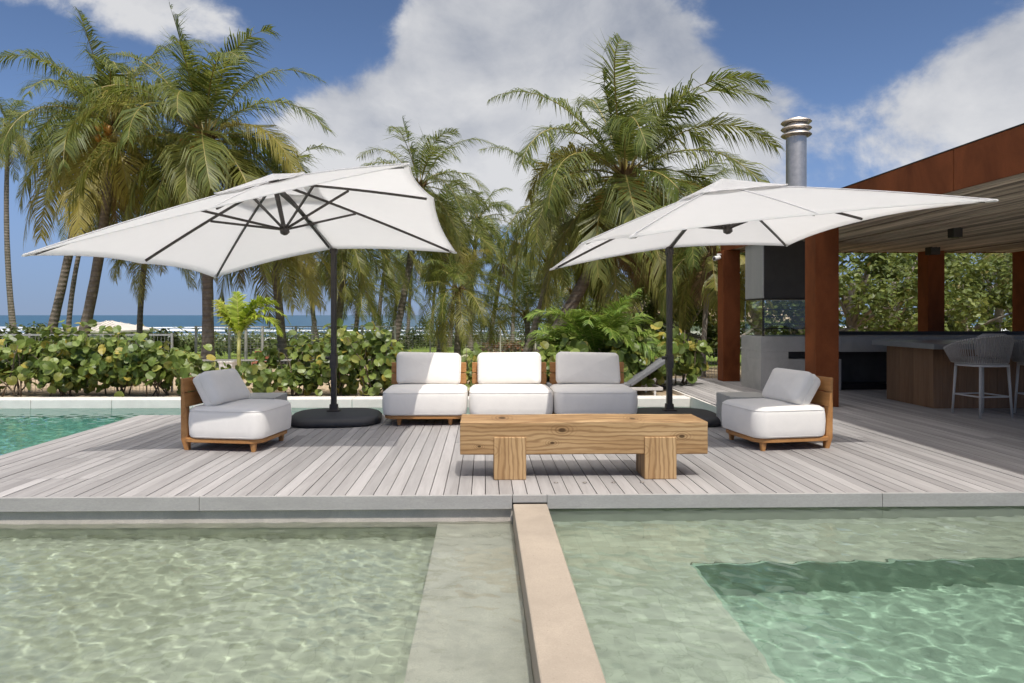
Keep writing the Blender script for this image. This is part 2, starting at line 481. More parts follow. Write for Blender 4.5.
sn = nt.nodes.new('ShaderNodeMath'); sn.operation = 'SINE'; nt.links.new(rg.outputs[0], sn.inputs[0])
c = ramp(nt, noise(nt, v, 6, 7, 0.7), [(0.25, (0.10, 0.075, 0.055)), (0.55, (0.20, 0.165, 0.13)), (0.8, (0.33, 0.29, 0.24))])
c = mixc(nt, maprange(nt, sn.outputs[0], 0.5, 1.0, 0.0, 0.35), c, (0.07, 0.052, 0.04))
nt.links.new(c, b.inputs['Base Color']); b.inputs['Roughness'].default_value = 0.85
bump(nt, b, sn.outputs[0], 0.4, 0.02)
M['trunk_pale'] = concrete('pale_bark', (0.30, 0.26, 0.21), 0.3, 5, 0.85, False)
M['stem'] = concrete('shrub_stem', (0.16, 0.12, 0.08), 0.3, 10, 0.85, False)
M['stem_yellow'] = simple('yellow_green_stem', (0.36, 0.33, 0.10), 0.5, 0, 0.25, 20)
M['frond'] = foliage('coconut_frond', (0.092, 0.132, 0.024), (0.205, 0.235, 0.052), (0.40, 0.33, 0.08), 0.40, 0.42, 0.32)
M['rachis'] = simple('frond_rib', (0.28, 0.22, 0.06), 0.5, 0, 0.3, 6)
M['dry'] = foliage('dry_frond', (0.18, 0.11, 0.055), (0.28, 0.19, 0.10), (0.3, 0.2, 0.1), 0.15, 0.8, 0.1)
M['young_frond'] = foliage('young_frond', (0.26, 0.36, 0.03), (0.42, 0.50, 0.06), (0.42, 0.36, 0.05), 0.35)
M['cane_frond'] = foliage('cane_palm_frond', (0.13, 0.23, 0.03), (0.24, 0.35, 0.06), (0.3, 0.25, 0.06), 0.32)
M['grape'] = foliage('sea_grape_leaf', (0.118, 0.178, 0.034), (0.255, 0.32, 0.078), (0.45, 0.36, 0.07), 0.28, 0.38, 0.45)
M['tree_leaf'] = foliage('almond_leaf', (0.11, 0.155, 0.03), (0.22, 0.26, 0.065), (0.25, 0.2, 0.06), 0.28)
M['scrub'] = foliage('beach_scrub', (0.07, 0.10, 0.028), (0.13, 0.16, 0.05), (0.2, 0.18, 0.08), 0.2, 0.6, 0.2)
M['red_leaf'] = foliage('red_shrub_leaf', (0.12, 0.10, 0.03), (0.30, 0.09, 0.05), (0.3, 0.2, 0.08), 0.25)
M['nut'] = simple('coconut', (0.50, 0.24, 0.045), 0.45, 0, 0.35, 3)
M['pool_tile'] = None

# water surface: real refraction, slightly green
M['water'], nt, b = mat('pool_water')
nt.nodes.remove(b)
gl = nt.nodes.new('ShaderNodeBsdfGlass'); gl.inputs['Color'].default_value = (0.92, 0.985, 0.95, 1)
gl.inputs['Roughness'].default_value = 0.0; gl.inputs['IOR'].default_value = 1.33
nt.links.new(gl.outputs[0], nt.nodes['Material Output'].inputs[0])

def pool_tile(name, col, var=0.18):
    m, nt, b = mat(name)
    v = coords(nt)
    br = nt.nodes.new('ShaderNodeTexBrick')
    br.offset = 0.0; br.inputs['Scale'].default_value = 1.0
    br.inputs['Brick Width'].default_value = 0.10; br.inputs['Row Height'].default_value = 0.10
    br.inputs['Mortar Size'].default_value = 0.0015
    for i, q in (('Color1', 0.84), ('Color2', 1.10), ('Mortar', 0.80)):
        br.inputs[i].default_value = (*[c * q for c in col], 1)
    nt.links.new(v, br.inputs['Vector'])
    n = noise(nt, v, 2.2, 7, 0.65, 0.5)
    c = mixc(nt, maprange(nt, n, 0.3, 0.75, 0.0, 0.6), br.outputs['Color'], tuple(q * (1 - 2 * var) for q in col))
    nt.links.new(c, b.inputs['Base Color']); b.inputs['Roughness'].default_value = 0.6
    return m
M['tile_left'] = pool_tile('sage_pool_tile', (0.485, 0.49, 0.385))
M['tile_right'] = pool_tile('green_pool_tile', (0.49, 0.52, 0.425))
M['tile_deep'] = pool_tile('deep_pool_tile', (0.35, 0.475, 0.37))
M['tile_back'] = pool_tile('back_pool_tile', (0.18, 0.46, 0.40))

# ------------------------------------------------------------------ the setting: ground, sea
def terrain_z(y):
    if y < 14: return -0.06
    return max(-0.06 - 0.030 * (y - 14), -3.6)

def make_ground():
    xs = sorted(set([-14.0, 14.0] + [round(v, 2) for v in np.linspace(-14, 14, 29)] + [s * q for s in (-1, 1) for q in (18, 24, 32, 45, 65, 100, 160, 300, 700, 2000)]))
    ys = [-40, -20, -12, -6.0] + [round(v, 2) for v in np.linspace(-4.0, 10.0, 8)] + [10.72, 11.5, 12.5, 13.5, 14] + list(range(15, 40, 1)) + list(range(40, 132, 4)) + [160, 200]
    g = Geo()
    idx = {}
    rr = random.Random(4)
    for j, y in enumerate(ys):
        for i, x in enumerate(xs):
            z = terrain_z(y) + (rr.uniform(-0.03, 0.03) if y > 15 else 0) + (0.25 * math.sin(x * 0.21 + 1) * math.sin(y * 0.17) if y > 40 else 0)
            idx[i, j] = len(g.v); g.v.append((x, y, z))
    for j in range(len(ys) - 1):
        for i in range(len(xs) - 1):
            cx = (xs[i] + xs[i + 1]) / 2; cy = (ys[j] + ys[j + 1]) / 2
            if -14 < cx < 14 and -6 < cy < 10.72: continue
            g.f.append((idx[i, j], idx[i + 1, j], idx[i + 1, j + 1], idx[i, j + 1])); g.m.append(0); g.a.append(0)
    m, nt, b = mat('ground_sand_and_lawn')
    v = coords(nt)
    sep = nt.nodes.new('ShaderNodeSeparateXYZ'); nt.links.new(v, sep.inputs[0])
    n1 = noise(nt, v, 0.35, 6, 0.6); n2 = noise(nt, v, 14, 6, 0.7); n3 = noise(nt, v, 1.6, 5, 0.6)
    sand = ramp(nt, n2, [(0.3, (0.36, 0.27, 0.175)), (0.7, (0.50, 0.40, 0.275))])
    sand = mixc(nt, maprange(nt, n3, 0.5, 0.7, 0, 0.5), sand, (0.27, 0.20, 0.13))
    grass = ramp(nt, n2, [(0.3, (0.11, 0.165, 0.03)), (0.7, (0.21, 0.28, 0.06))])
    grass = mixc(nt, maprange(nt, n3, 0.5, 0.75, 0, 0.6), grass, (0.22, 0.20, 0.08))
    def add(a, bb):
        q = nt.nodes.new('ShaderNodeMath'); q.operation = 'ADD'
        for i, w in enumerate((a, bb)):
            if isinstance(w, (int, float)): q.inputs[i].default_value = w
            else: nt.links.new(w, q.inputs[i])
        return q.outputs[0]
    # lawn from 19 m outwards, bare sand nearer the pool and on the beach
    yy = add(sep.outputs[1], maprange(nt, n1, 0.3, 0.7, -3.0, 3.0))
    near = maprange(nt, yy, 18.0, 20.0)
    far = maprange(nt, yy, 88.0, 96.0, 1.0, 0.0)
    q = nt.nodes.new('ShaderNodeMath'); q.operation = 'MULTIPLY'; nt.links.new(near, q.inputs[0]); nt.links.new(far, q.inputs[1])
    nt.links.new(mixc(nt, q.outputs[0], sand, grass), b.inputs['Base Color'])
    b.inputs['Roughness'].default_value = 0.95; b.inputs['Specular IOR Level'].default_value = 0.1
    bump(nt, b, n2, 0.5, 0.05)
    tag(g.build('ground', m), kind='structure')
make_ground()

def make_sea():
    g = Geo()
    xs = [-9000, -2500, -900] + list(range(-500, 501, 25)) + [900, 2500, 9000]
    ys = list(range(108, 300, 4)) + [330, 380, 450, 600, 900, 1600, 4000, 12000]
    for y in ys:
        for x in xs:
            z = -3.05
            for yc, hh, ww in ((150, 0.55, 3.0), (186, 0.8, 3.4), (232, 0.7, 4.0)):
                d = y - yc - 6 * math.sin(x * 0.03 + yc)
                z += hh * math.exp(-(d / ww) ** 2) * (0.6 + 0.4 * math.sin(x * 0.021 + yc * 0.7))
            g.v.append((x, y, z))
    n = len(xs)
    for j in range(len(ys) - 1):
        for i in range(n - 1):
            g.f.append((j * n + i, j * n + i + 1, (j + 1) * n + i + 1, (j + 1) * n + i)); g.m.append(0); g.a.append(0)
    m, nt, b = mat('sea_water')
    v = coords(nt, (0.25, 1.0, 1.0))
    sep = nt.nodes.new('ShaderNodeSeparateXYZ'); v0 = coords(nt); nt.links.new(v0, sep.inputs[0])
    n1 = noise(nt, v, 0.05, 7, 0.6, 0.6); n2 = noise(nt, v, 0.22, 7, 0.7)
    col = ramp(nt, n1, [(0.3, (0.012, 0.055, 0.105)), (0.7, (0.028, 0.095, 0.14))])
    # foam where the swell breaks on the beach
    brk = None
    for yc, w in ((126, 12), (150, 9), (186, 8), (230, 5)):
        w1 = nt.nodes.new('ShaderNodeMath'); w1.operation = 'SUBTRACT'; nt.links.new(sep.outputs[1], w1.inputs[0]); w1.inputs[1].default_value = yc
        w2 = nt.nodes.new('ShaderNodeMath'); w2.operation = 'MULTIPLY_ADD'; nt.links.new(maprange(nt, n1, 0, 1, -1, 1), w2.inputs[0]); w2.inputs[1].default_value = 14; nt.links.new(w1.outputs[0], w2.inputs[2])
        w3 = nt.nodes.new('ShaderNodeMath'); w3.operation = 'ABSOLUTE'; nt.links.new(w2.outputs[0], w3.inputs[0])
        w4 = maprange(nt, w3.outputs[0], w * 0.5, w, 1.0, 0.0)
        if brk is None: brk = w4
        else:
            mx = nt.nodes.new('ShaderNodeMath'); mx.operation = 'MAXIMUM'; nt.links.new(brk, mx.inputs[0]); nt.links.new(w4, mx.inputs[1]); brk = mx.outputs[0]
    fm = nt.nodes.new('ShaderNodeMath'); fm.operation = 'MULTIPLY'
    nt.links.new(brk, fm.inputs[0]); nt.links.new(maprange(nt, n2, 0.38, 0.5), fm.inputs[1])
    nt.links.new(mixc(nt, fm.outputs[0], col, (0.75, 0.77, 0.78)), b.inputs['Base Color'])
    nt.links.new(maprange(nt, fm.outputs[0], 0, 1, 0.35, 0.9), b.inputs['Roughness'])
    b.inputs['Specular IOR Level'].default_value = 0.25
    bump(nt, b, n2, 0.4, 0.6)
    tag(g.build('sea', m, smooth=True), kind='structure')
make_sea()

# ------------------------------------------------------------------ pools
ZL, ZR, ZB = -0.19, -0.10, -0.15       # water levels: front left, front right, behind the deck
WX0, WX1 = 0.165 + 0.035, 0.435        # the dividing wall
YD0, YD1 = 4.72, 8.60                  # the deck, front and back edge
XD0 = -4.28

rng = np.random.default_rng(7)
NW = 72
wl_ = np.exp(rng.uniform(math.log(0.045), math.log(0.26), NW))
wd_ = rng.normal(0.9, 0.85, NW)
wk = np.stack([np.cos(wd_), np.sin(wd_)], 1) * (2 * PI / wl_)[:, None]
wp = rng.uniform(0, 2 * PI, NW)
wa = 0.0030 * (wl_ / 0.3) ** 1.3 / math.sqrt(NW / 8)

def ripple(x, y, amp):
    z = np.zeros_like(x)
    for k in range(NW):
        z += wa[k] * np.sin(wk[k, 0] * x + wk[k, 1] * y + wp[k])
    return z * amp

def water_sheet(name, x0, x1, y0, y1, z, fx, fy, step=0.02, coarse=0.12, amp=1.0):
    def axis(a, b, f0, f1):
        f0 = max(a, f0); f1 = min(b, f1)
        parts = []
        if f0 > a: parts.append(np.linspace(a, f0, max(2, int((f0 - a) / coarse)))[:-1])
        parts.append(np.linspace(f0, f1, max(2, int((f1 - f0) / step))))
        if f1 < b: parts.append(np.linspace(f1, b, max(2, int((b - f1) / coarse)))[1:])
        return np.concatenate(parts)
    xs, ys = axis(x0, x1, *fx), axis(y0, y1, *fy)
    X, Y = np.meshgrid(xs, ys)
    Z = z + ripple(X, Y, amp)
    n, mrow = len(xs), len(ys)
    co = np.stack([X, Y, Z], -1).reshape(-1, 3).astype(np.float32)
    ii = (np.arange(mrow - 1)[:, None] * n + np.arange(n - 1)[None]).reshape(-1)
    fa = np.stack([ii, ii + 1, ii + n + 1, ii + n], 1).astype(np.int32)
    me = bpy.data.meshes.new(name)
    me.vertices.add(len(co)); me.vertices.foreach_set('co', co.reshape(-1))
    me.loops.add(fa.size); me.loops.foreach_set('vertex_index', fa.reshape(-1))
    me.polygons.add(len(fa)); me.polygons.foreach_set('loop_start', np.arange(0, fa.size, 4, dtype=np.int32))
    me.polygons.foreach_set('use_smooth', np.ones(len(fa), dtype=bool))
    me.update(calc_edges=True); me.validate()
    me.materials.append(M['water'])
    o = bpy.data.objects.new(name, me); C.objects.link(o)
    o.cycles.is_caustics_caster = True
    return tag(o, kind='structure')

def make_pools():
    def basin(name, boxes, m):
        g = Geo()
        for a, b in boxes: g.span(a, b)
        o = g.build(name, m); o.cycles.is_caustics_receiver = True
        return tag(o, kind='structure')
    # front left: floor, back wall under the deck, bench beside the dividing wall
    zf = -0.56
    basin('pool_floor', [((-9, -3, zf - 0.1), (WX0, 4.78, zf)), ((-9, 4.78, zf - 0.1), (WX0, 4.95, -0.10)), ((-9.2, -3, zf - 0.1), (-9, 4.95, -0.02))], M['tile_left'])
    basin('pool_bench', [((-0.32, -3, zf), (WX0 - 0.002, 4.778, -0.245))], M['pool_ledge'])
    basin('pool_ledge', [((-9, 4.764, -0.30), (WX0, 4.779, -0.10))], M['pool_ledge'])
    # front right: shelf round a deeper part
    basin('pool_floor', [((WX1, 4.02, -0.9), (9, 4.80, -0.44)), ((WX1, -3, -0.9), (1.22, 4.02, -0.44)), ((WX1, 4.80, -0.9), (9, 4.94, -0.094)), ((9, -3, -1.5), (9.2, 5.4, -0.02))], M['tile_right'])
    basin('pool_floor', [((1.22, -3, -0.98), (9, 4.02, -0.88))], M['tile_deep'])
    basin('pool_side', [((1.222, 4.0, -0.88), (9, 4.018, -0.445)), ((1.222, -3, -0.88), (1.24, 4.0, -0.445))], M['tile_deep'])
    # behind and left of the deck
    basin('pool_floor', [((-14, 4.95, -1.3), (3.27, 10.4, -1.2)), ((XD0 + 0.05, 4.95, -1.2), (XD0 + 0.12, YD1 - 0.05, -0.1)), ((XD0 + 0.05, YD1 - 0.1, -1.2), (3.26, YD1 - 0.03, -0.1)),
                          ((-14, 4.80, -1.3), (XD0, 4.95, -0.02)), ((-14.2, 4.8, -1.3), (-14, 10.4, -0.02)), ((-14, 10.4, -1.3), (3.27, 10.41, -0.06))], M['tile_back'])
    water_sheet('pool_water', -9, WX0 - 0.001, -3, 4.778, ZL, (-5.0, 1), (1.8, 5), 0.013, 0.12, 0.62)
    water_sheet('pool_water', WX1 + 0.001, 9, -3, 4.799, ZR, (0, 5.4), (1.8, 6), 0.016, 0.12, 0.42)
    water_sheet('pool_water', -14, 3.26, 4.951, 10.399, ZB, (-9, 3.3), (6, 11), 0.03, 0.15, 0.5)
    g = Geo()
    g.span((WX0, -3, -1.32), (WX1, YD0 - 0.012, -0.052))
    tag(g.build('pool_wall', M['wall_stone'], bevel=0.008), 'low pale stone wall running between the two front pools', 'wall')
    # coping beyond the back pool, laid in stones
    g = Geo(); x = -14.0; rr = random.Random(2)
    while x < 3.2:
        x2 = min(x + 1.2, 3.24)
        g.span((x + 0.003, 10.385, -0.20), (x2 - 0.003, 10.72, -0.02 + rr.uniform(-0.002, 0.002))); x = x2
    tag(g.build('coping', M['coping'], bevel=0.01), kind='structure')
    # paving behind the camera
    g = Geo(); g.span((-14, -6, -0.3), (14, -3, -0.03)); g.span((9.2, -3, -0.3), (14, 4.7, -0.032)); g.span((-14, -3, -0.3), (-9.2, 4.8, -0.032))
    tag(g.build('paving', M['coping']), kind='structure')
make_pools()

# ------------------------------------------------------------------ deck
def make_deck():
    g = Geo(); rr = random.Random(11)
    pitch = 0.0975
    x = XD0
    joints_hatch = (-3.75, -2.95)
    while x < 13.9:
        a, b = x + 0.003, x + pitch - 0.003
        # the boards stop at the back pool; further right they carry on under the pavilion
        yend = YD1 if x < 3.2 else 13.4
        y = YD0 + 0.03
        cuts = [y]
        q = y + rr.uniform(1.6, 4.2)
        if joints_hatch[0] < x < joints_hatch[1]: cuts += [5.28, 6.05]; q = 6.05 + rr.uniform(1.5, 2.4)
        while q < yend - 0.7:
            cuts.append(q); q += rr.uniform(2.6, 4.4)
        cuts.append(yend)
        for y0, y1 in zip(cuts[:-1], cuts[1:]):
            dz = rr.uniform(-0.0015, 0.0015)
            g.span((a, y0 + 0.0015, -0.028), (b, y1 - 0.0015, dz))
        x += pitch
    o = g.build('deck', M['deck'])
    tag(o, kind='structure')
    g = Geo()
    g.span((XD0, 4.95, -0.09), (3.2, YD1 - 0.005, -0.036)); g.span((3.2, 5.41, -0.3), (13.9, 13.39, -0.036)); g.span((XD0, 4.80, -0.09), (13.9, 4.94, -0.038)); g.span((XD0 , 4.941, -0.088), (13.9, 5.409, -0.04))
    tag(g.build('deck_base', M['dark_paint']), kind='structure')
    g = Geo()
    xj = XD0 - 0.02
    while xj < WX0 - 0.6:
        x2 = min(xj + 2.35, WX0 - 0.003); g.span((xj, YD0, -0.093), (x2 - 0.0025, YD0 + 0.027, 0.003)); xj = x2
    xj = WX1 + 0.003
    while xj < 13.8:
        x2 = min(xj + 2.35, 13.9); g.span((xj, YD0, -0.093), (x2 - 0.0025, YD0 + 0.027, 0.003)); xj = x2
    g.span((WX0 - 0.001, YD0, -0.049), (WX1 + 0.001, YD0 + 0.027, 0.003))
    tag(g.build('deck_fascia', M['deck_edge'], bevel=0.003), kind='structure')
    g = Geo()
    g.span((XD0 - 0.022, YD0 + 0.03, -0.093), (XD0 - 0.002, YD1, 0.0)); g.span((XD0 - 0.02, YD1 + 0.002, -0.093), (3.2, YD1 + 0.025, -0.001))
    tag(g.build('deck_edge_board', M['deck']), kind='structure')
    g = Geo(); g.span((3.16, YD1 + 0.026, -0.62), (3.2, 11.6, 0.0)); g.span((3.2, YD1 + 0.026, -0.6), (3.24, 10.72, -0.04))
    tag(g.build('terrace_side', M['coping']), kind='structure')
make_deck()
# ------------------------------------------------------------------ lounge seats
def make_seat(label, group, loc, rz, hw=0.455, hd=0.40, lx=0.29, pw=0.382, ph2=0.192, lean=15, pz=0.597, pin=0.05):
    """local frame: sits facing -Y, 0.92 wide"""
    root = empty('lounge_chair', loc, rz, label, 'lounge chair', group)
    g = Geo()
    g.rings(cushion_rings(hw, hd, 0.13, [(0.012, 0.078), (0.0, 0.084), (0.0, 0.112), (0.012, 0.118)], 7))
    g.build('seat_frame', M['teak'], root, smooth=True, sharp=35)
    # legs: short tapered in front, tall posts behind that carry the backrest
    for sx in (-1, 1):
        g = Geo()
        g.rings([[Vector((sx * lx + px, -hd + 0.085 + py, z)) for px, py in rrect(w, w, 0.012, 3)] for z, w in ((0.0, 0.019), (0.08, 0.027))])
        g.build('leg', M['teak'], root)
        g = Geo()
        rs = []
        for z, y, w, d in ((0.0, 0.36, 0.024, 0.022), (0.10, 0.375, 0.030, 0.036), (0.40, 0.385, 0.028, 0.030), (0.66, 0.402, 0.022, 0.018)):
            rs.append([Vector((sx * (hw - pin) + px, y + hd - 0.40 + py, z)) for px, py in rrect(w, d, 0.010, 3)])
        g.rings(rs)
        g.build('back_post', M['teak'], root)
    slat_lean = R(-4)
    for z in (0.465, 0.602):
        g = Geo(); g.box((0, 0, 0), (hw * 2 + 0.01, 0.026, 0.128))
        o = g.build('back_slat', M['teak'], root, bevel=0.006)
        o.location = (0, hd - 0.050 + (z - 0.40) * 0.07, z); o.rotation_euler = (slat_lean, 0, 0)
    g = Geo()
    hx, hy, r = hw + 0.023, hd - 0.018, 0.115
    prof = [(0.035, 0.119), (0.012, 0.128), (0.003, 0.147), (0.0, 0.20), (-0.003, 0.26), (0.0, 0.33), (0.005, 0.362), (0.018, 0.386), (0.042, 0.402), (0.09, 0.412), (0.18, 0.420), (0.28, 0.424), (0.40, 0.425)]
    g.rings(cushion_rings(hx, hy, r, prof, 9))
    seat = g.build('seat_cushion', M['cushion'], root, smooth=True); seat.location = (0, -0.044, 0)
    g = Geo()
    for zz, gr in ((0.372, 0.006), (0.138, 0.004)):
        rp = rrect(hx + gr - 0.012, hy + gr - 0.012, r, 9)
        g.tube([Vector((px, py, zz)) for px, py in rp + rp[:1]], 0.0042, 5)
    g.build('piping', M['cushion'], seat, smooth=True)
    # back cushion: a plump pillow leaning on the slats
    rr = random.Random(int(abs(loc[0] * 1000)) + 3)
    g = Geo(); W2, H2 = pw, ph2
    n = 9
    prof = []
    for t in np.linspace(0, 1, 10):
        prof.append((0.0 + 0.95 * W2 * (1 - math.cos(t * PI / 2)) ** 1.2, 0.035 + 0.085 * math.sin(t * PI / 2) ** 0.75))
    rs = []
    for ins, th in reversed(prof):
        rs.append([(px, py, -th) for px, py in rrect(max(W2 - ins, 0.01), max(H2 - ins * H2 / W2, 0.006), max(0.055 - ins * 0.2, 0.004), n)])
    for ins, th in prof:
        rs.append([(px, py, th) for px, py in rrect(max(W2 - ins, 0.01), max(H2 - ins * H2 / W2, 0.006), max(0.055 - ins * 0.2, 0.004), n)])
    ph = [rr.uniform(0, 6.28) for _ in range(6)]
    out = []
    for ring in rs:
        q = []
        for x, y, z in ring:
            edge = max(abs(x) / W2, abs(y) / H2)
            wob = 0.005 * math.sin(9 * x + ph[0]) * math.cos(11 * y + ph[1]) + 0.003 * math.sin(23 * x + 15 * y + ph[2]) + 0.006 * math.exp(-((abs(x) - W2 * 0.86) / 0.05) ** 2) * math.sin(38 * y + ph[5] + 6 * x)
            q.append(Vector((x * (1 + 0.012 * math.sin(7 * y + ph[3])), y + 0.008 * math.sin(5 * x + ph[4]), z + (wob if edge < 0.97 else 0))))
        out.append(q)
    g.rings(out)
    p = g.build('back_cushion', M['cushion'], root, smooth=True)
    p.location = (rr.uniform(-0.012, 0.012), hd - 0.175 - (lean - 14) * 0.0036, pz)
    p.rotation_euler = (R(90 - lean), 0, rr.uniform(-0.02, 0.02))
    g = Geo()
    ring = rrect(W2 + 0.003, H2 + 0.003, 0.058, n)
    pts = [(x * (1 + 0.012 * math.sin(7 * y + ph[3])), y + 0.008 * math.sin(5 * x + ph[4]), 0.0) for x, y in ring]
    g.tube([Vector(q) for q in pts + pts[:1]], 0.0045, 5)
    g.build('piping', M['cushion'], p, smooth=True)
    return root

SOFA = 'sofa modules set side by side at the back of the deck'
make_seat('off-white armless sofa module left of the other two, half in the parasol shade', SOFA, (-0.675, 8.09, 0), R(0.5))
make_seat('off-white armless sofa module between two others, fully in the sun', SOFA, (0.31, 8.09, 0), R(-0.4))
make_seat('off-white armless sofa module beside the grey sunbeds, fully in shade', SOFA, (1.275, 8.09, 0), 0)
CH = dict(hw=0.335, hd=0.3925, lx=0.28, pw=0.29, ph2=0.168, lean=30, pz=0.545, pin=0.072)
ARM = 'armless teak chairs turned to the low beam table'
make_seat('armless teak chair with off-white cushions by the left concrete cube and open pool', ARM, (-2.364, 6.608, 0), R(81), **CH)
make_seat('armless teak chair with off-white cushions in front of the rust-red pavilion column', ARM, (2.825, 6.558, 0), R(-81), **CH)

# ------------------------------------------------------------------ beam table
def make_table():
    x0, x1, y0, y1 = -0.182, 1.71, 5.18, 5.60
    root = empty('coffee_table', ((x0 + x1) / 2, (y0 + y1) / 2, 0), 0, 'low rustic coffee table made of one thick knotted beam on two block legs', 'coffee table')
    L, D = x1 - x0, y1 - y0
    bm = bmesh.new()
    bmesh.ops.create_cube(bm, size=1.0)
    for v in bm.verts: v.co = (v.co.x * L, v.co.y * D, v.co.z * 0.248)
    bmesh.ops.subdivide_edges(bm, edges=bm.edges[:], cuts=12, use_grid_fill=True)
    rr = random.Random(5)
    for v in bm.verts:
        v.co.x += rr.uniform(-0.001, 0.001); v.co.z += 0.003 * math.sin(v.co.x * 5 + 1) * (1 if v.co.z > 0 else 0.5)
    me = bpy.data.meshes.new('beam_top'); bm.to_mesh(me); bm.free(); me.materials.append(M['beam'])
    o = bpy.data.objects.new('beam_top', me); C.objects.link(o); o.parent = root; o.location = (0, 0, 0.313)
    b = o.modifiers.new('edge', 'BEVEL'); b.width = 0.008; b.segments = 2; b.limit_method = 'ANGLE'; b.angle_limit = R(50)
    for cx, h in ((0.197, 0.325), (1.343, 0.322)):
        g = Geo(); g.box((0, 0, 0), (0.246, 0.30, h))
        o = g.build('block_leg', M['beam_leg'], root, bevel=0.007)
        o.location = (cx - (x0 + x1) / 2, 5.165 + 0.15 - (y0 + y1) / 2, h / 2)
make_table()

# ------------------------------------------------------------------ concrete cubes used as side tables
def make_cube(loc, s, label, seed, rz=0.0):
    bm = bmesh.new(); bmesh.ops.create_cube(bm, size=1.0)
    for v in bm.verts: v.co = (v.co.x * s[0], v.co.y * s[1], (v.co.z + 0.5) * s[2])
    bmesh.ops.subdivide_edges(bm, edges=bm.edges[:], cuts=9, use_grid_fill=True)
    rr = random.Random(seed)
    for v in bm.verts: v.co += Vector((rr.uniform(-1, 1), rr.uniform(-1, 1), rr.uniform(-1, 1) if v.co.z > 0.01 else 0)) * 0.0014
    me = bpy.data.meshes.new('side_table'); bm.to_mesh(me); bm.free(); me.materials.append(M['cube_concrete'])
    o = bpy.data.objects.new('side_table', me); C.objects.link(o); o.location = loc; o.rotation_euler = (0, 0, rz)
    b = o.modifiers.new('edge', 'BEVEL'); b.width = 0.008; b.segments = 2; b.limit_method = 'ANGLE'; b.angle_limit = R(50)
    tag(o, label, 'side table', 'grey concrete cubes used as side tables')
make_cube((-2.455, 7.56, 0), (0.45, 0.48, 0.37), 'grey concrete cube behind the chair by the open pool', 3)
make_cube((2.89, 7.53, 0), (0.47, 0.46, 0.37), 'grey concrete cube behind the chair near the barbecue', 4)

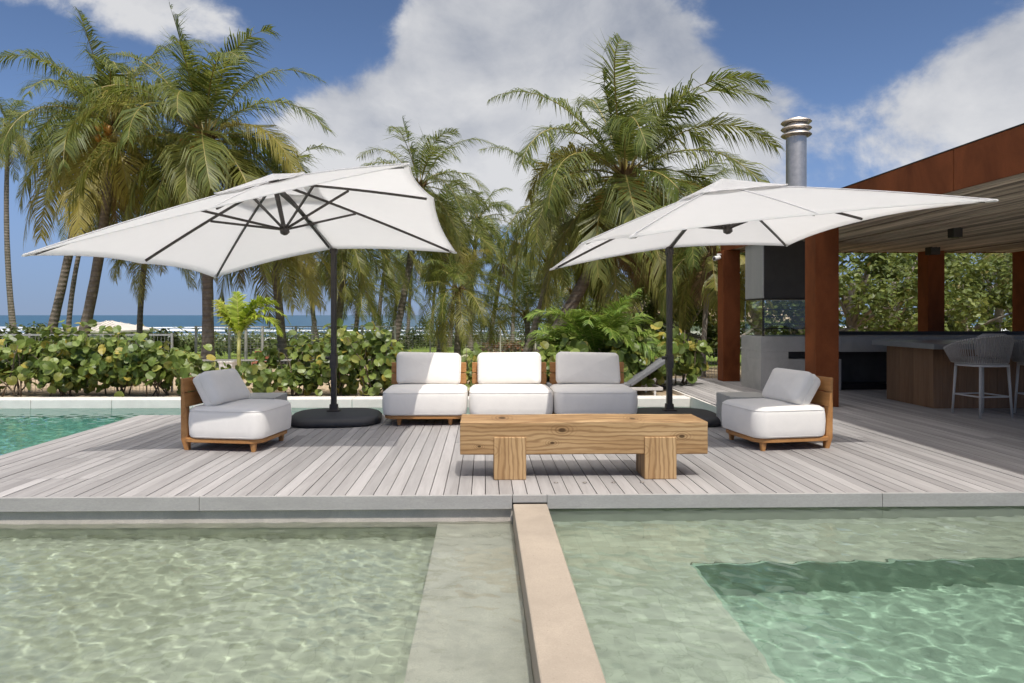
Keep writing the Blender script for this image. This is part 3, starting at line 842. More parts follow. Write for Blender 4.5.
# ------------------------------------------------------------------ cantilever umbrellas
def make_umbrella(corners, mids, peak_up, pole_xy, pole_top, hub_drop, label, base_rz):
    corners = [Vector(c) for c in corners]
    ctr = sum(corners, Vector()) / 4
    root = empty('cantilever_umbrella', (pole_xy[0], pole_xy[1], 0), 0, label, 'umbrella', 'white cantilever umbrellas')
    off = Vector((pole_xy[0], pole_xy[1], 0))
    cs = [c - off for c in corners]; ctr = ctr - off
    nrm = (cs[1] - cs[0]).cross(cs[3] - cs[0]).normalized()
    if nrm.z < 0: nrm = -nrm
    peak = ctr + nrm * peak_up
    ends = []
    for i in range(4):
        a, b = cs[i], cs[(i + 1) % 4]
        ends.append((a, True)); ends.append(((a + b) / 2 + nrm * mids[i], False))
    def rib(i, t):
        e, corner = ends[i]
        p = peak.lerp(e, t)
        return p + nrm * ((0.09 if corner else 0.06) * t * (1 - t))
    hub = ctr + nrm * hub_drop
    # canopy cloth, from the vent opening to the hem, curved in between the ribs
    NU, NT = 10, 12
    g = Geo()
    def surf(t0, sag, lift=0.0, tmax=1.0, inner=0.0):
        vs = []; ring = 8 * NU
        for j in range(NT + 1):
            t = t0 + (tmax - t0) * j / NT
            for i in range(8):
                for k in range(NU):
                    u = k / NU
                    s = 4 * u * (1 - u)
                    tt = t * (1 - sag * s * (t / tmax))
                    p = rib(i, tt).lerp(rib((i + 1) % 8, tt), u)
                    if inner: p = p + nrm * inner * (1 - t / tmax) ** 1.3
                    p = p + nrm * (lift - 0.022 * s * math.sin(PI * min(t / tmax, 1)))
                    vs.append(p)
        fs = []
        for j in range(NT):
            for q in range(ring):
                a = j * ring + q; b = j * ring + (q + 1) % ring
                fs.append((a, b, b + ring, a + ring))
        return vs, fs
    g.add(*surf(0.17, 0.034))
    can = g.build('canopy', M['canvas'], root, smooth=True)
    so = can.modifiers.new('cloth', 'SOLIDIFY'); so.thickness = 0.004; so.offset = 1.0
    # hem along the edge
    g = Geo(); vs, _ = surf(0.17, 0.034); rim = vs[-8 * NU:]
    g.tube([p + nrm * 0.0 for p in rim + rim[:1]], 0.006, 5)
    g.build('hem', M['canvas'], can, smooth=True)
    g = Geo(); v2, f2 = surf(0.0, 0.05, 0.024, 0.28, 0.045); g.add(v2, f2)
    # the vent cap flattens towards the top
    cap = g.build('vent_cap', M['canvas'], root, smooth=True)
    so = cap.modifiers.new('cloth', 'SOLIDIFY'); so.thickness = 0.004; so.offset = 1.0
    g = Geo(); rim = v2[-8 * NU:]
    g.tube(rim + rim[:1], 0.006, 5); g.build('hem', M['canvas'], cap, smooth=True)
    # sewn seams over the ribs
    for i in range(8):
        g = Geo(); g.tube([rib(i, t) + nrm * 0.006 for t in np.linspace(0.2, 0.99, 12)], 0.0045, 4)
        g.build('seam', M['canvas'], can)
    # ribs under the cloth and struts from the lower hub
    for i in range(8):
        g = Geo()
        pts = [rib(i, t) - nrm * 0.016 for t in np.linspace(0.03, 0.965 if ends[i][1] else 0.955, 14)]
        for a, b in zip(pts[:-1], pts[1:]): g.bar(a, b + (b - a) * 0.02, 0.016, 0.024)
        rb = g.build('rib', M['dark_metal'], root)
        ts = 0.40 if ends[i][1] else 0.47
        g = Geo()
        g.bar(hub + (rib(i, ts) - hub).normalized() * 0.04, rib(i, ts) - nrm * 0.032, 0.014, 0.022)
        g.build('strut', M['dark_metal'], rb)
        if ends[i][1]:
            g = Geo(); e = rib(i, 0.975); d = (rib(i, 1.0) - rib(i, 0.95)).normalized()
            g.tube([e - nrm * 0.012 - d * 0.06, e - nrm * 0.008, e + d * 0.055, e + d * 0.072], [0.014, 0.016, 0.012, 0.004], 8)
            g.build('corner_pocket', M['canvas'], can, smooth=True)
    g = Geo(); g.tube([hub - nrm * 0.05, hub - nrm * 0.03, hub + nrm * 0.03, hub + nrm * 0.05], [0.018, 0.045, 0.045, 0.03], 10)
    g.build('lower_hub', M['dark_metal'], root, smooth=True, sharp=30)
    g = Geo(); g.tube([hub, peak - nrm * 0.02], [0.020, 0.026], 10); g.tube([peak - nrm * 0.05, peak + nrm * 0.01], 0.05, 10)
    g.build('mast', M['dark_metal'], root, smooth=True, sharp=30)
    # pole, collar with crank, arm
    top = Vector((0, 0, pole_top))
    g = Geo(); g.rings([[Vector((px, py, z)) for px, py in rrect(0.030, 0.044, 0.014, 4)] for z in (0.10, pole_top + 0.03)])
    g.build('pole', M['dark_metal'], root, smooth=True, sharp=30)
    g = Geo(); g.rings([[Vector((px, py, z)) for px, py in rrect(0.040, 0.055, 0.014, 4)] for z in (0.62, 0.70, 0.705, 0.78)])
    cc = g.build('crank_collar', M['dark_metal'], root, smooth=True, sharp=30)
    g = Geo(); g.tube([(-0.03, -0.02, 0.74), (-0.095, -0.02, 0.74)], 0.02, 10); g.build('crank_handle', M['dark_metal'], cc, smooth=True, sharp=30)
    g = Geo()
    mid = top.lerp(peak, 0.42) + Vector((0, 0, 0.03))
    apts = [top, mid, peak - nrm * 0.06]
    for a, b in zip(apts[:-1], apts[1:]): g.bar(a, b + (b - a).normalized() * 0.02, 0.034, 0.052)
    g.bar(top - Vector((0, 0, 0.08)), top + Vector((0, 0, 0.045)), 0.075, 0.085)
    ar = g.build('arm', M['dark_metal'], root, bevel=0.006)
    g = Geo(); d = (mid - top).normalized(); g.tube([mid - d * 0.05, mid + d * 0.05], 0.048, 10)
    side = d.cross(Vector((0, 0, 1))).normalized(); g.tube([mid - side * 0.07, mid + side * 0.07], 0.028, 10)
    g.build('tilt_joint', M['dark_metal'], ar, smooth=True, sharp=30)
    g = Geo()
    g.rings(cushion_rings(0.53, 0.53, 0.34, [(0.03, 0.0), (0.004, 0.012), (0.0, 0.045), (0.03, 0.078), (0.07, 0.092), (0.16, 0.102), (0.30, 0.108), (0.46, 0.11)], 9))
    bs = g.build('base', M['umb_base'], root, smooth=True); bs.location = (0.04, -0.06, 0); bs.rotation_euler = (0, 0, base_rz)
    g = Geo(); g.rings([[Vector((px, py, z)) for px, py in rrect(w, w, 0.02, 3)] for z, w in ((0.105, 0.075), (0.125, 0.075), (0.13, 0.05), (0.19, 0.046))])
    g.build('pole_socket', M['dark_metal'], root, smooth=True, sharp=30)
    return root

make_umbrella([(-3.499, 5.27, 1.705), (-0.553, 5.05, 2.362), (-0.329, 8.033, 1.98), (-3.223, 8.252, 1.70)], (0.02, 0.20, 0.20, 0.06), 0.63, (-1.785, 8.16), 2.06, 0.14,
              'white square parasol with dark pole, tilted down towards the palms and sea', R(6))
make_umbrella([(1.072, 4.996, 1.819), (4.045, 5.311, 2.155), (3.712, 8.295, 2.099), (0.778, 7.979, 1.781)], (0.03, 0.09, 0.12, 0.12), 0.56, (2.215, 8.12), 2.05, 0.13,
              'white square parasol with dark pole, one corner reaching under the pavilion roof edge', R(-5))

# ------------------------------------------------------------------ sunbeds on the strip behind the coping
def make_sunbed(x, y, label, lift, hb):
    root = empty('sunbed', (x, y, -0.055), 0, label, 'sunbed', 'grey sunbeds behind the sofa')
    g = Geo()
    for sy in (-0.31, 0.31): g.bar((-1.2, sy, hb), (0.62, sy, hb), 0.035, 0.05)
    for sx in (-1.19, 0.1, 0.61): g.bar((sx, -0.31, hb), (sx, 0.31, hb), 0.035, 0.045)
    g.build('frame', M['stool_metal'], root, bevel=0.004)
    for sx in (-1.05, 0.5):
        for sy in (-0.30, 0.30):
            g = Geo(); g.tube([(sx, sy, hb - 0.02), (sx, sy, 0.0)], [0.022, 0.017], 8); g.build('leg', M['white_paint'], root)
    g = Geo(); g.rings(cushion_rings(0.66, 0.30, 0.03, [(0.01, 0), (0.0, 0.01), (0.0, 0.05), (0.012, 0.06)], 3))
    o = g.build('mattress', M['lounger_grey'], root, smooth=True, sharp=40); o.location = (-0.55, 0, hb + 0.026)
    g = Geo(); g.rings(cushion_rings(0.36, 0.30, 0.03, [(0.01, 0), (0.0, 0.01), (0.0, 0.05), (0.012, 0.06)], 3))
    o = g.build('backrest', M['lounger_grey'], root, smooth=True, sharp=40)
    o.location = (0.12 + 0.36 * math.cos(lift), 0, hb + 0.026 + 0.36 * math.sin(lift)); o.rotation_euler = (0, -lift, 0)
make_sunbed(2.22, 11.12, 'grey padded sunbed in front of the other, backrest raised towards the dark umbrella pole', R(34), 0.13)
make_sunbed(2.12, 12.0, 'grey padded sunbed half hidden behind the other and the sofa', R(46), 0.27)

# ------------------------------------------------------------------ small lights let into the deck
for i in range(4):
    g = Geo(); g.lathe((0, 0, 0), [(0.004, 0.0), (0.012, 0.0005), (0.016, 0.003), (0.006, 0.0045)], 14)
    o = g.build('deck_light', M['steel'], smooth=True); o.location = (0.535 + 0.2145 * i, 5.07, 0.002)
    tag(o, 'tiny round metal light let into the deck boards before the beam table', 'deck light', 'deck lights in a row')

# ------------------------------------------------------------------ pavilion
PX = 4.52; PZ = 2.46; PT = 2.865; PY0, PY1, PXE = 1.4, 13.12, 13.6
def make_pavilion():
    root = empty('pavilion', (8.5, 8, 0), 0, 'open pavilion with rust-red steel columns, deep fascia and a ceiling of dark canes', 'pavilion')
    off = Vector((8.5, 8, 0))
    def part(name, m, spans, parent=root, bevel=0.004):
        g = Geo()
        for a, b in spans: g.span([a[i] - off[i] for i in range(3)], [b[i] - off[i] for i in range(3)])
        return g.build(name, m, parent, bevel=bevel)
    # fascia panels with open joints
    ys = [PY0, 4.0, 6.56, 9.12, 11.68, PY1]
    for a, b in zip(ys[:-1], ys[1:]):
        part('fascia_panel', M['corten'], [((PX + 0.05, a + 0.004, PZ), (PX + 0.075, b - 0.004, PT))])
    part('fascia_panel', M['corten'], [((PX + 0.08, PY1, PZ), (PXE, PY1 + 0.025, PT))])
    part('fascia_panel', M['corten'], [((PX + 0.08, PY0 - 0.025, PZ), (PXE, PY0, PT))])
    part('roof', M['dark_paint'], [((PX + 0.08, PY0 + 0.002, PZ + 0.075), (PXE, PY1 - 0.002, PT - 0.03))])
    part('roof_edge', M['dark_paint'], [((PX + 0.045, PY0 - 0.03, PT + 0.001), (PX + 0.09, PY1 + 0.03, PT + 0.012))])
    g = Geo(); rr = random.Random(8); x = PX + 0.10
    while x < PXE - 0.05:
        r = rr.uniform(0.013, 0.021)
        pts = []; z0 = PZ + 0.035 + rr.uniform(-0.014, 0.010); ph = rr.uniform(0, 6); sl = rr.uniform(-0.02, 0.02)
        for k in range(7):
            y = PY0 + 0.01 + (PY1 - PY0 - 0.02) * k / 6
            pts.append(Vector((x + 0.008 * math.sin(k * 1.7 + ph) + sl * (k / 6 - 0.5), y, z0 + 0.006 * math.sin(k * 1.3 + ph * 2))) - off)
        g.tube(pts, [r * rr.uniform(0.85, 1.1) for _ in pts], 6)
        x += r * 2 + rr.uniform(-0.001, 0.013)
    g.build('cane_ceiling', M['cane'], root, smooth=True)
    for cx, cy in ((4.50, 9.18), (4.50, 12.76), (8.39, 12.74), (10.25, 12.74), (13.2, 12.74), (4.50, 1.7), (13.2, 1.7), (13.2, 7.2)):
        part('column', M['corten'], [((cx, cy, 0.001), (cx + 0.32, cy + 0.31, PZ + 0.01))], bevel=0.005)
make_pavilion()

for (x, y, s, lb) in ((6.63, 9.48, 0.13, 'black square ceiling spotlight further from the back columns'), (8.12, 12.2, 0.17, 'black square ceiling spotlight just in front of a back column')):
    root = empty('ceiling_spotlight', (x, y, PZ + 0.02), 0, lb, 'spotlight', 'spotlights under the cane ceiling')
    g = Geo(); g.box((0, 0, -0.07), (s, s, 0.14)); g.build('housing', M['dark_paint'], root, bevel=0.004)
    g = Geo(); g.lathe((0, 0, -0.145), [(0.02, 0.0), (s * 0.36, 0.0), (s * 0.36, 0.008)], 16); g.build('lens', M['window'], root)

# ------------------------------------------------------------------ barbecue with hood and chimney
def make_barbecue():
    root = empty('barbecue', (5.22, 11.7, 0), 0, 'grey stone barbecue with glazed grill, dark hood and shiny steel chimney', 'barbecue')
    off = Vector((5.22, 11.7, 0))
    def part(name, m, spans, parent=root, bevel=0.004):
        g = Geo()
        for a, b in spans: g.span([a[i] - off[i] for i in range(3)], [b[i] - off[i] for i in range(3)])
        return g.build(name, m, parent, bevel=bevel)
    x0, x1, y0, y1 = 4.56, 5.90, 11.16, 12.02
    # stone base with the firebox slot in front
    base = part('base', M['concrete'], [((x0, y0, 0.0), (x1, y1, 0.52)), ((x0, y0 + 0.002, 0.52), (5.02, y1, 0.645)), ((x0, y0, 0.645), (x1, y1, 0.895)), ((5.02, y0 + 0.30, 0.522), (x1, y1 - 0.002, 0.643))])
    part('firebox_slot', M['recess'], [((5.02, y0 + 0.20, 0.523), (x1 - 0.01, y0 + 0.299, 0.642))], base)
    g = Geo()
    # hood: dark front, pale side
    hd = part('hood', M['hood_dark'], [((x0 + 0.075, y0 + 0.05, 1.53), (x1 - 0.02, y1 - 0.06, PZ + 0.02))])
    part('hood_side', M['hood_grey'], [((x0 + 0.05, y0 + 0.048, 1.528), (x0 + 0.073, y1 - 0.055, PZ + 0.02))], hd)
    part('hood_rim', M['dark_paint'], [((x0 + 0.045, y0 + 0.042, 1.505), (x1 - 0.02, y1 - 0.05, 1.526))], hd)
    # glass round the grill
    part('glass_side', M['glass_pane'], [((x0 + 0.05, y0 + 0.05, 0.90), (x0 + 0.060, y1 - 0.05, 1.50))], bevel=0)
    part('glass_front', M['glass_pane'], [((x0 + 0.065, y0 + 0.045, 0.90), (x1 - 0.03, y0 + 0.055, 1.50))], bevel=0)
    part('glass_corner', M['dark_paint'], [((x0 + 0.046, y0 + 0.04, 0.897), (x0 + 0.064, y0 + 0.058, 1.503))], bevel=0)
    g = Geo()
    for z in (1.02, 1.10, 1.22, 1.34): g.bar(Vector((x0 + 0.12, y0 + 0.2, z)) - off, Vector((x1 - 0.06, y0 + 0.2, z)) - off, 0.018, 0.018)
    for k in range(22):
        x = x0 + 0.14 + k * 0.054; g.bar(Vector((x, y0 + 0.2, 1.02)) - off, Vector((x, y1 - 0.15, 1.02)) - off, 0.008, 0.012)
    for x in (x0 + 0.13, x1 - 0.08): g.bar(Vector((x, y0 + 0.2, 0.90)) - off, Vector((x, y0 + 0.2, 1.36)) - off, 0.02, 0.02)
    g.build('grill_rack', M['dark_metal'], root)
    # chimney through the roof, with three rings at the top
    g = Geo(); cx, cy = 5.36, 11.62
    ch = None
    g.lathe(Vector((cx, cy, 0)) - off, [(0.165, PZ), (0.165, 4.40)], 32)
    ch = g.build('chimney', M['steel'], root, smooth=True, sharp=40)
    g = Geo()
    for z in (4.31, 4.42, 4.53): g.lathe(Vector((cx, cy, z)) - off, [(0.17, -0.012), (0.225, 0.0), (0.25, 0.022), (0.235, 0.045), (0.17, 0.062)], 32)
    g.lathe(Vector((cx, cy, 4.40)) - off, [(0.150, 0.0), (0.150, 0.20)], 24)
    g.lathe(Vector((cx, cy, 4.592)) - off, [(0.17, 0.0), (0.165, 0.012), (0.09, 0.035), (0.02, 0.04)], 32)
    g.build('chimney_cap', M['steel'], ch, smooth=True, sharp=40)
    g = Geo(); g.lathe(Vector((cx, cy, PT)) - off, [(0.24, -0.02), (0.24, 0.01), (0.17, 0.08)], 24); g.build('flashing', M['steel'], ch, smooth=True, sharp=40)
make_barbecue()

def make_counter():
    root = empty('kitchen_counter', (7.6, 11.6, 0), 0, 'long grey stone kitchen counter with an open dark space beneath', 'counter')
    def part(name, m, a, b, bevel=0.004):
        g = Geo(); g.span([a[0] - 7.6, a[1] - 11.6, a[2]], [b[0] - 7.6, b[1] - 11.6, b[2]]); return g.build(name, m, root, bevel=bevel)
    part('stone_front', M['concrete'], (5.905, 11.16, 0.64), (13.0, 12.0, 0.895))
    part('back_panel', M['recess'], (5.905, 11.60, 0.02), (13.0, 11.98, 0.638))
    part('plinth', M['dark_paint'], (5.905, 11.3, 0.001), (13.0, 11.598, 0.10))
    part('end_panel', M['concrete'], (13.0, 11.16, 0.001), (13.1, 12.0, 0.895))
    part('splashback', M['dark_paint'], (5.905, 12.002, 0.001), (13.0, 12.03, 0.96))
make_counter()

def make_bar():
    root = empty('bar_island', (8.5, 9.5, 0), 0, 'wood-clad bar island with a thin grey stone top', 'bar')
    g = Geo(); x = 6.02
    bx0, bx1, by0, by1, h = 6.0, 11.5, 9.0, 10.06, 0.80
    def part(name, m, a, b, bevel=0.003):
        q = Geo(); q.span([a[0] - 8.5, a[1] - 9.5, a[2]], [b[0] - 8.5, b[1] - 9.5, b[2]]); return q.build(name, m, root, bevel=bevel)
    part('carcass', M['dark_paint'], (bx0 + 0.02, by0 + 0.02, 0.001), (bx1, by1 - 0.02, h))
    g = Geo(); y = by0
    while y < by1 - 0.01:
        g.span((bx0 - 8.5, y - 9.5 + 0.0015, 0.002), (bx0 + 0.018 - 8.5, min(y + 0.106, by1) - 9.5 - 0.0015, h)); y += 0.106
    g.build('side_cladding', M['bar_wood'], root)
    g = Geo(); x = bx0 + 0.02
    while x < bx1 - 0.01:
        g.span((x - 8.5 + 0.0015, by0 - 9.5, 0.002), (min(x + 0.106, bx1) - 8.5 - 0.0015, by0 + 0.018 - 9.5, h)); x += 0.106
    g.build('front_cladding', M['bar_wood'], root)
    part('countertop', M['bar_top'], (bx0 - 0.14, by0 - 0.22, h + 0.001), (bx1 + 0.1, by1 + 0.14, h + 0.075), 0.006)
make_bar()

# ------------------------------------------------------------------ rope bar stools
def make_stool():
    root = empty('bar_stool', (0, 0, 0), 0, None, 'bar stool')
    zs = 0.645
    # horseshoe top rail: open towards the bar (+Y); low arms rising to the back (-Y)
    def rail(t, top):
        rx, ry = (0.325, 0.30) if top else (0.265, 0.255)
        z = 1.0 - 0.17 * abs(t) ** 1.5 if top else zs + 0.02
        u = abs(t); sgn = 1 if t > 0 else -1
        if u < 0.6:
            a = R(-90) + sgn * (u / 0.6) * R(90)
            return Vector((rx * math.cos(a), ry * math.sin(a), z))
        k = (u - 0.6) / 0.4
        return Vector((sgn * (rx - 0.03 * k * k), (0.25 if top else 0.20) * k, z))
    ts = np.linspace(-1, 1, 41)
    g = Geo(); g.tube([rail(t, True) for t in ts], 0.013, 8); g.tube([rail(t, False) for t in ts], 0.012, 8)
    for t in (-1, 1): g.tube([rail(t, True), rail(t, False)], 0.012, 8)
    fr = g.build('back_frame', M['stool_metal'], root, smooth=True)
    g = Geo(); rr = random.Random(3)
    for t in np.linspace(-0.985, 0.985, 60):
        t2 = t + rr.uniform(-0.004, 0.004)
        a, b = rail(t, True), rail(t2, False)
        d = Vector((a.x, a.y, 0)).normalized() * 0.010
        g.tube([a + d * 0.8 + Vector((0, 0, 0.012)), a + d, a.lerp(b, 0.5) + d * 1.2, b + d], 0.0075, 5)
    g.build('rope_back', M['rope'], root, smooth=True)
    g = Geo(); g.rings(cushion_rings(0.245, 0.235, 0.16, [(0.02, zs), (0.0, zs + 0.015), (0.0, zs + 0.05), (0.03, zs + 0.075), (0.10, zs + 0.085), (0.2, zs + 0.088)], 7))
    g.build('seat_pad', M['stool_pad'], root, smooth=True)
    g = Geo(); g.rings(cushion_rings(0.20, 0.08, 0.06, [(0.05, -0.14), (0.01, -0.11), (0.0, 0), (0.01, 0.11), (0.05, 0.145), (0.09, 0.15)], 6))
    o = g.build('back_pad', M['stool_pad'], root, smooth=True); o.location = (0, -0.165, 0.875); o.rotation_euler = (R(10), 0, 0)
    g = Geo(); g.rings(cushion_rings(0.25, 0.24, 0.16, [(0.0, zs - 0.025), (0.0, zs)], 7)); g.build('seat_frame', M['stool_metal'], root, smooth=True, sharp=40)
    feet = []
    for sx in (-1, 1):
        for sy in (-1, 1):
            a = Vector((sx * 0.185, sy * 0.19, zs - 0.01)); b = Vector((sx * 0.215, sy * 0.215, 0.002))
            g = Geo(); g.tube([a, b], [0.0165, 0.0125], 8); g.build('leg', M['stool_metal'], root, smooth=True)
            feet.append(a.lerp(b, 0.6))
    g = Geo()
    for i, j in ((0, 1), (1, 3), (3, 2), (2, 0)): g.bar(feet[i], feet[j], 0.016, 0.016)
    g.build('foot_rail', M['stool_metal'], root)
    return root
st = make_stool()
for i, (x, y, rz, lb) in enumerate(((6.18, 8.36, 0.10, 'grey rope-backed bar stool at the near end of the bar'), (6.98, 8.36, -0.03, 'grey rope-backed bar stool beside the end one, cut by the picture edge'), (7.8, 8.4, 0.02, 'grey rope-backed bar stool further along the bar'))):
    o = st if i == 0 else copy_thing(st)
    o.location = (x, y, 0); o.rotation_euler = (0, 0, rz)
    tag(o, lb, 'bar stool', 'rope-backed bar stools along the bar')
# ------------------------------------------------------------------ palms
WIND = Vector((0.9, -0.2, 0)).normalized()

def frond(g, base, az, el, length, droop, rr, pairs=46, lf=0.95, lw=0.050, age=0.0, hang=0.55, mi=0, rmi=1, rw=0.028, wind=0.0):
    """one feather leaf: arched midrib with leaflets on both sides"""
    N = 15
    d = Vector((math.cos(az) * math.cos(el), math.sin(az) * math.cos(el), math.sin(el)))
    p = Vector(base); pts = [p.copy()]; dirs = [d.copy()]
    seg = length / (N - 1)
    twist = rr.uniform(-0.6, 0.6)
    gaps = [(rr.uniform(0.3, 0.95), rr.uniform(0.015, 0.05)) for _ in range(rr.randint(0, 1))]
    ph = [rr.uniform(0, 6.28) for _ in range(3)]
    for k in range(1, N):
        t = k / (N - 1)
        d = (d + Vector((0, 0, -1)) * droop * (0.35 + 1.5 * t) / N * 1.9 + WIND * wind * t / N * 2.2).normalized()
        p = p + d * seg; pts.append(p.copy()); dirs.append(d.copy())
    g.tube(pts, [rw * (1 - 0.85 * k / (N - 1)) for k in range(N)], 4, rmi, cap=False)
    side0 = Vector((-math.sin(az), math.cos(az), 0))
    for i in range(pairs):
        t = 0.13 + 0.87 * (i + rr.uniform(-0.3, 0.3)) / pairs
        t = min(max(t, 0.1), 0.995)
        q = t * (N - 1); k = min(int(q), N - 2); f = q - k
        c = pts[k].lerp(pts[k + 1], f); dv = dirs[k].lerp(dirs[k + 1], f).normalized()
        sd = (side0 - dv * side0.dot(dv)).normalized()
        up = sd.cross(dv) if sd.cross(dv).z > 0 else dv.cross(sd)
        tw = twist * t
        sd2 = (sd * math.cos(tw) + up * math.sin(tw)); up2 = (up * math.cos(tw) - sd * math.sin(tw))
        prof = min(1.0, 0.35 + 2.6 * (t - 0.1)) * (1.0 - 0.72 * max(0, (t - 0.45) / 0.55) ** 1.4)
        fwd = 0.35 + 0.95 * t ** 1.5
        for s in (-1, 1):
            if rr.random() < 0.03 or any(abs(t - a0) < w0 for a0, w0 in gaps): continue
            sway = 0.14 * math.sin(t * 23 + ph[0] + s) + 0.10 * math.sin(t * 47 + ph[1])
            L = lf * prof * rr.uniform(0.72, 1.15)
            w = lw * (0.55 + 0.45 * prof) * rr.uniform(0.8, 1.15)
            a = (sd2 * s + dv * fwd * rr.uniform(0.8, 1.2) + up2 * (0.34 - 0.22 * t + sway) + WIND * wind * 0.6).normalized()
            h1 = hang * rr.uniform(0.5, 1.6)
            m1 = c + a * L * 0.48 + Vector((0, 0, -1)) * L * 0.10 * h1
            a2 = (a + Vector((0, 0, -1)) * h1 * 1.25 + WIND * wind * 0.5).normalized()
            m2 = m1 + a2 * L * 0.54
            wv = dv.cross(a); wv = (dv - a * dv.dot(a)).normalized() * w
            wv2 = wv * 0.8
            ag = min(1.0, max(0.0, age + rr.uniform(-0.12, 0.12) + (0.25 * max(0, t - 0.8) if age > 0.15 else 0)))
            g.add([c - wv * 0.35, c + wv * 0.35, m1 + wv2 * 0.5, m1 - wv2 * 0.5, m2], [(0, 1, 2, 3), (3, 2, 4)], mi, ag)

def palm(base, top, flen, nfr, seed, label, group, pairs=46, r0=0.17, r1=0.11, lean=None, nuts=0, age=0.25, skirt=4, lf=None, lw=None, spread=(-55, 79), wind=0.38, mats=('frond', 'rachis', 'dry'), trunk='trunk', cat='palm tree', name='palm_tree', bulge=True):
    rr = random.Random(seed)
    base = Vector(base); top = Vector(top)
    root = empty(name, base, 0, label, cat, group)
    T = top - base
    # trunk: curved, ringed, swollen at the foot
    bend = Vector(lean) if lean else Vector((rr.uniform(-0.3, 0.3), rr.uniform(-0.3, 0.3), 0))
    pts, rad = [], []
    n = 22
    for k in range(n + 1):
        t = k / n
        pts.append(T * t + bend * (4 * t * (1 - t)) * 0.5)
        rad.append((r0 + (r1 - r0) * t) * (1 + (0.55 * math.exp(-t * 14) if bulge else 0)) * (1 + 0.03 * math.sin(k * 2.1)))
    pts[0] = pts[0] - Vector((0, 0, 0.15))
    g = Geo(); g.tube(pts, rad, 10); g.build('trunk', M[trunk], root, smooth=True)
    g = Geo()
    lf = lf or flen * 0.29; lw = lw or flen * 0.0100
    r0 *= 0.8; r1 *= 0.8
    pairs = int(pairs * 1.8); nfr = int(nfr * 1.3)
    ctr = pts[-1]
    ga = rr.uniform(0, 6.28)
    for i in range(nfr):
        u = (i + 0.5) / nfr
        el = R(spread[1] + (spread[0] - spread[1]) * u ** 1.05) + rr.uniform(-0.13, 0.13)
        az = ga + i * 2.39996 + rr.uniform(-0.25, 0.25)
        ag = max(0.0, min(0.9, age * (u * 1.3 - 0.42) + rr.uniform(-0.12, 0.15)))
        L = flen * rr.uniform(0.78, 1.1) * (0.85 if u < 0.06 else 1)
        if rr.random() < 0.05: ag = min(0.95, ag + 0.5)
        droop = 0.45 + 0.75 * (1 - abs(u - 0.45)) * rr.uniform(0.7, 1.3)
        frond(g, ctr + Vector((math.cos(az), math.sin(az), 0)) * r1 * 0.7 + Vector((0, 0, 0.15 * (1 - u))), az, el, L, droop, rr, pairs, lf, lw, ag, 0.75 + 0.75 * u, 0, 1, flen * 0.0068, wind)
    for i in range(skirt):   # dead leaves hanging under the crown
        az = rr.uniform(0, 6.28)
        frond(g, ctr + Vector((math.cos(az), math.sin(az), -0.3)) * r1, az, R(-50), flen * rr.uniform(0.5, 0.75), 1.3, rr, max(16, pairs // 2), lf * 0.8, lw * 0.7, 0.5, 1.2, 2, 2, flen * 0.006, 0.0)
    # fibrous leaf bases
    for i in range(14):
        az = i * 2.4; e = R(35 + rr.uniform(-15, 25))
        d = Vector((math.cos(az) * math.cos(e), math.sin(az) * math.cos(e), math.sin(e)))
        g.tube([ctr - Vector((0, 0, 0.25)), ctr + d * flen * 0.07, ctr + d * flen * 0.13 + Vector((0, 0, -0.02))], [r1 * 0.8, r1 * 0.5, r1 * 0.15], 5, 2)
    g.build('crown', [M[m] for m in mats], root, age=True)
    if nuts:
        k = 0
        for b in range(max(1, nuts // 9)):
            az = rr.uniform(3.6, 5.9); cc = ctr + Vector((math.cos(az) * 0.75, math.sin(az) * 1.0, -0.25 - rr.uniform(0, 0.35)))
            g = Geo()
            for i in range(min(9, nuts)):
                p = cc + Vector((rr.gauss(0, 0.13), rr.gauss(0, 0.13), rr.gauss(0, 0.10)))
                s = rr.uniform(0.09, 0.125)
                g.lathe(p, [(0.01, -s * 1.15), (s * 0.6, -s * 0.8), (s, -0.1 * s), (s * 0.85, s * 0.6), (s * 0.3, s * 1.1)], 8)
            g.tube([ctr, cc], [0.03, 0.015], 5)
            g.build('coconut_bunch', M['nut'], root, smooth=True)
    return root

def at(u, v, y):
    """point of the place seen at that pixel, y metres beyond the camera's foot"""
    a = (u - 498) / 683; b = (315 - v) / 683
    sx, cy = math.sin(YAW), math.cos(YAW)
    d = Vector((sx + a * cy, cy - a * sx, b))
    return Vector((0, 0, H_EYE)) + d * (y / d.y)

def ground_at(u, y):
    p = at(u, 315, y); p.z = terrain_z(y); return p

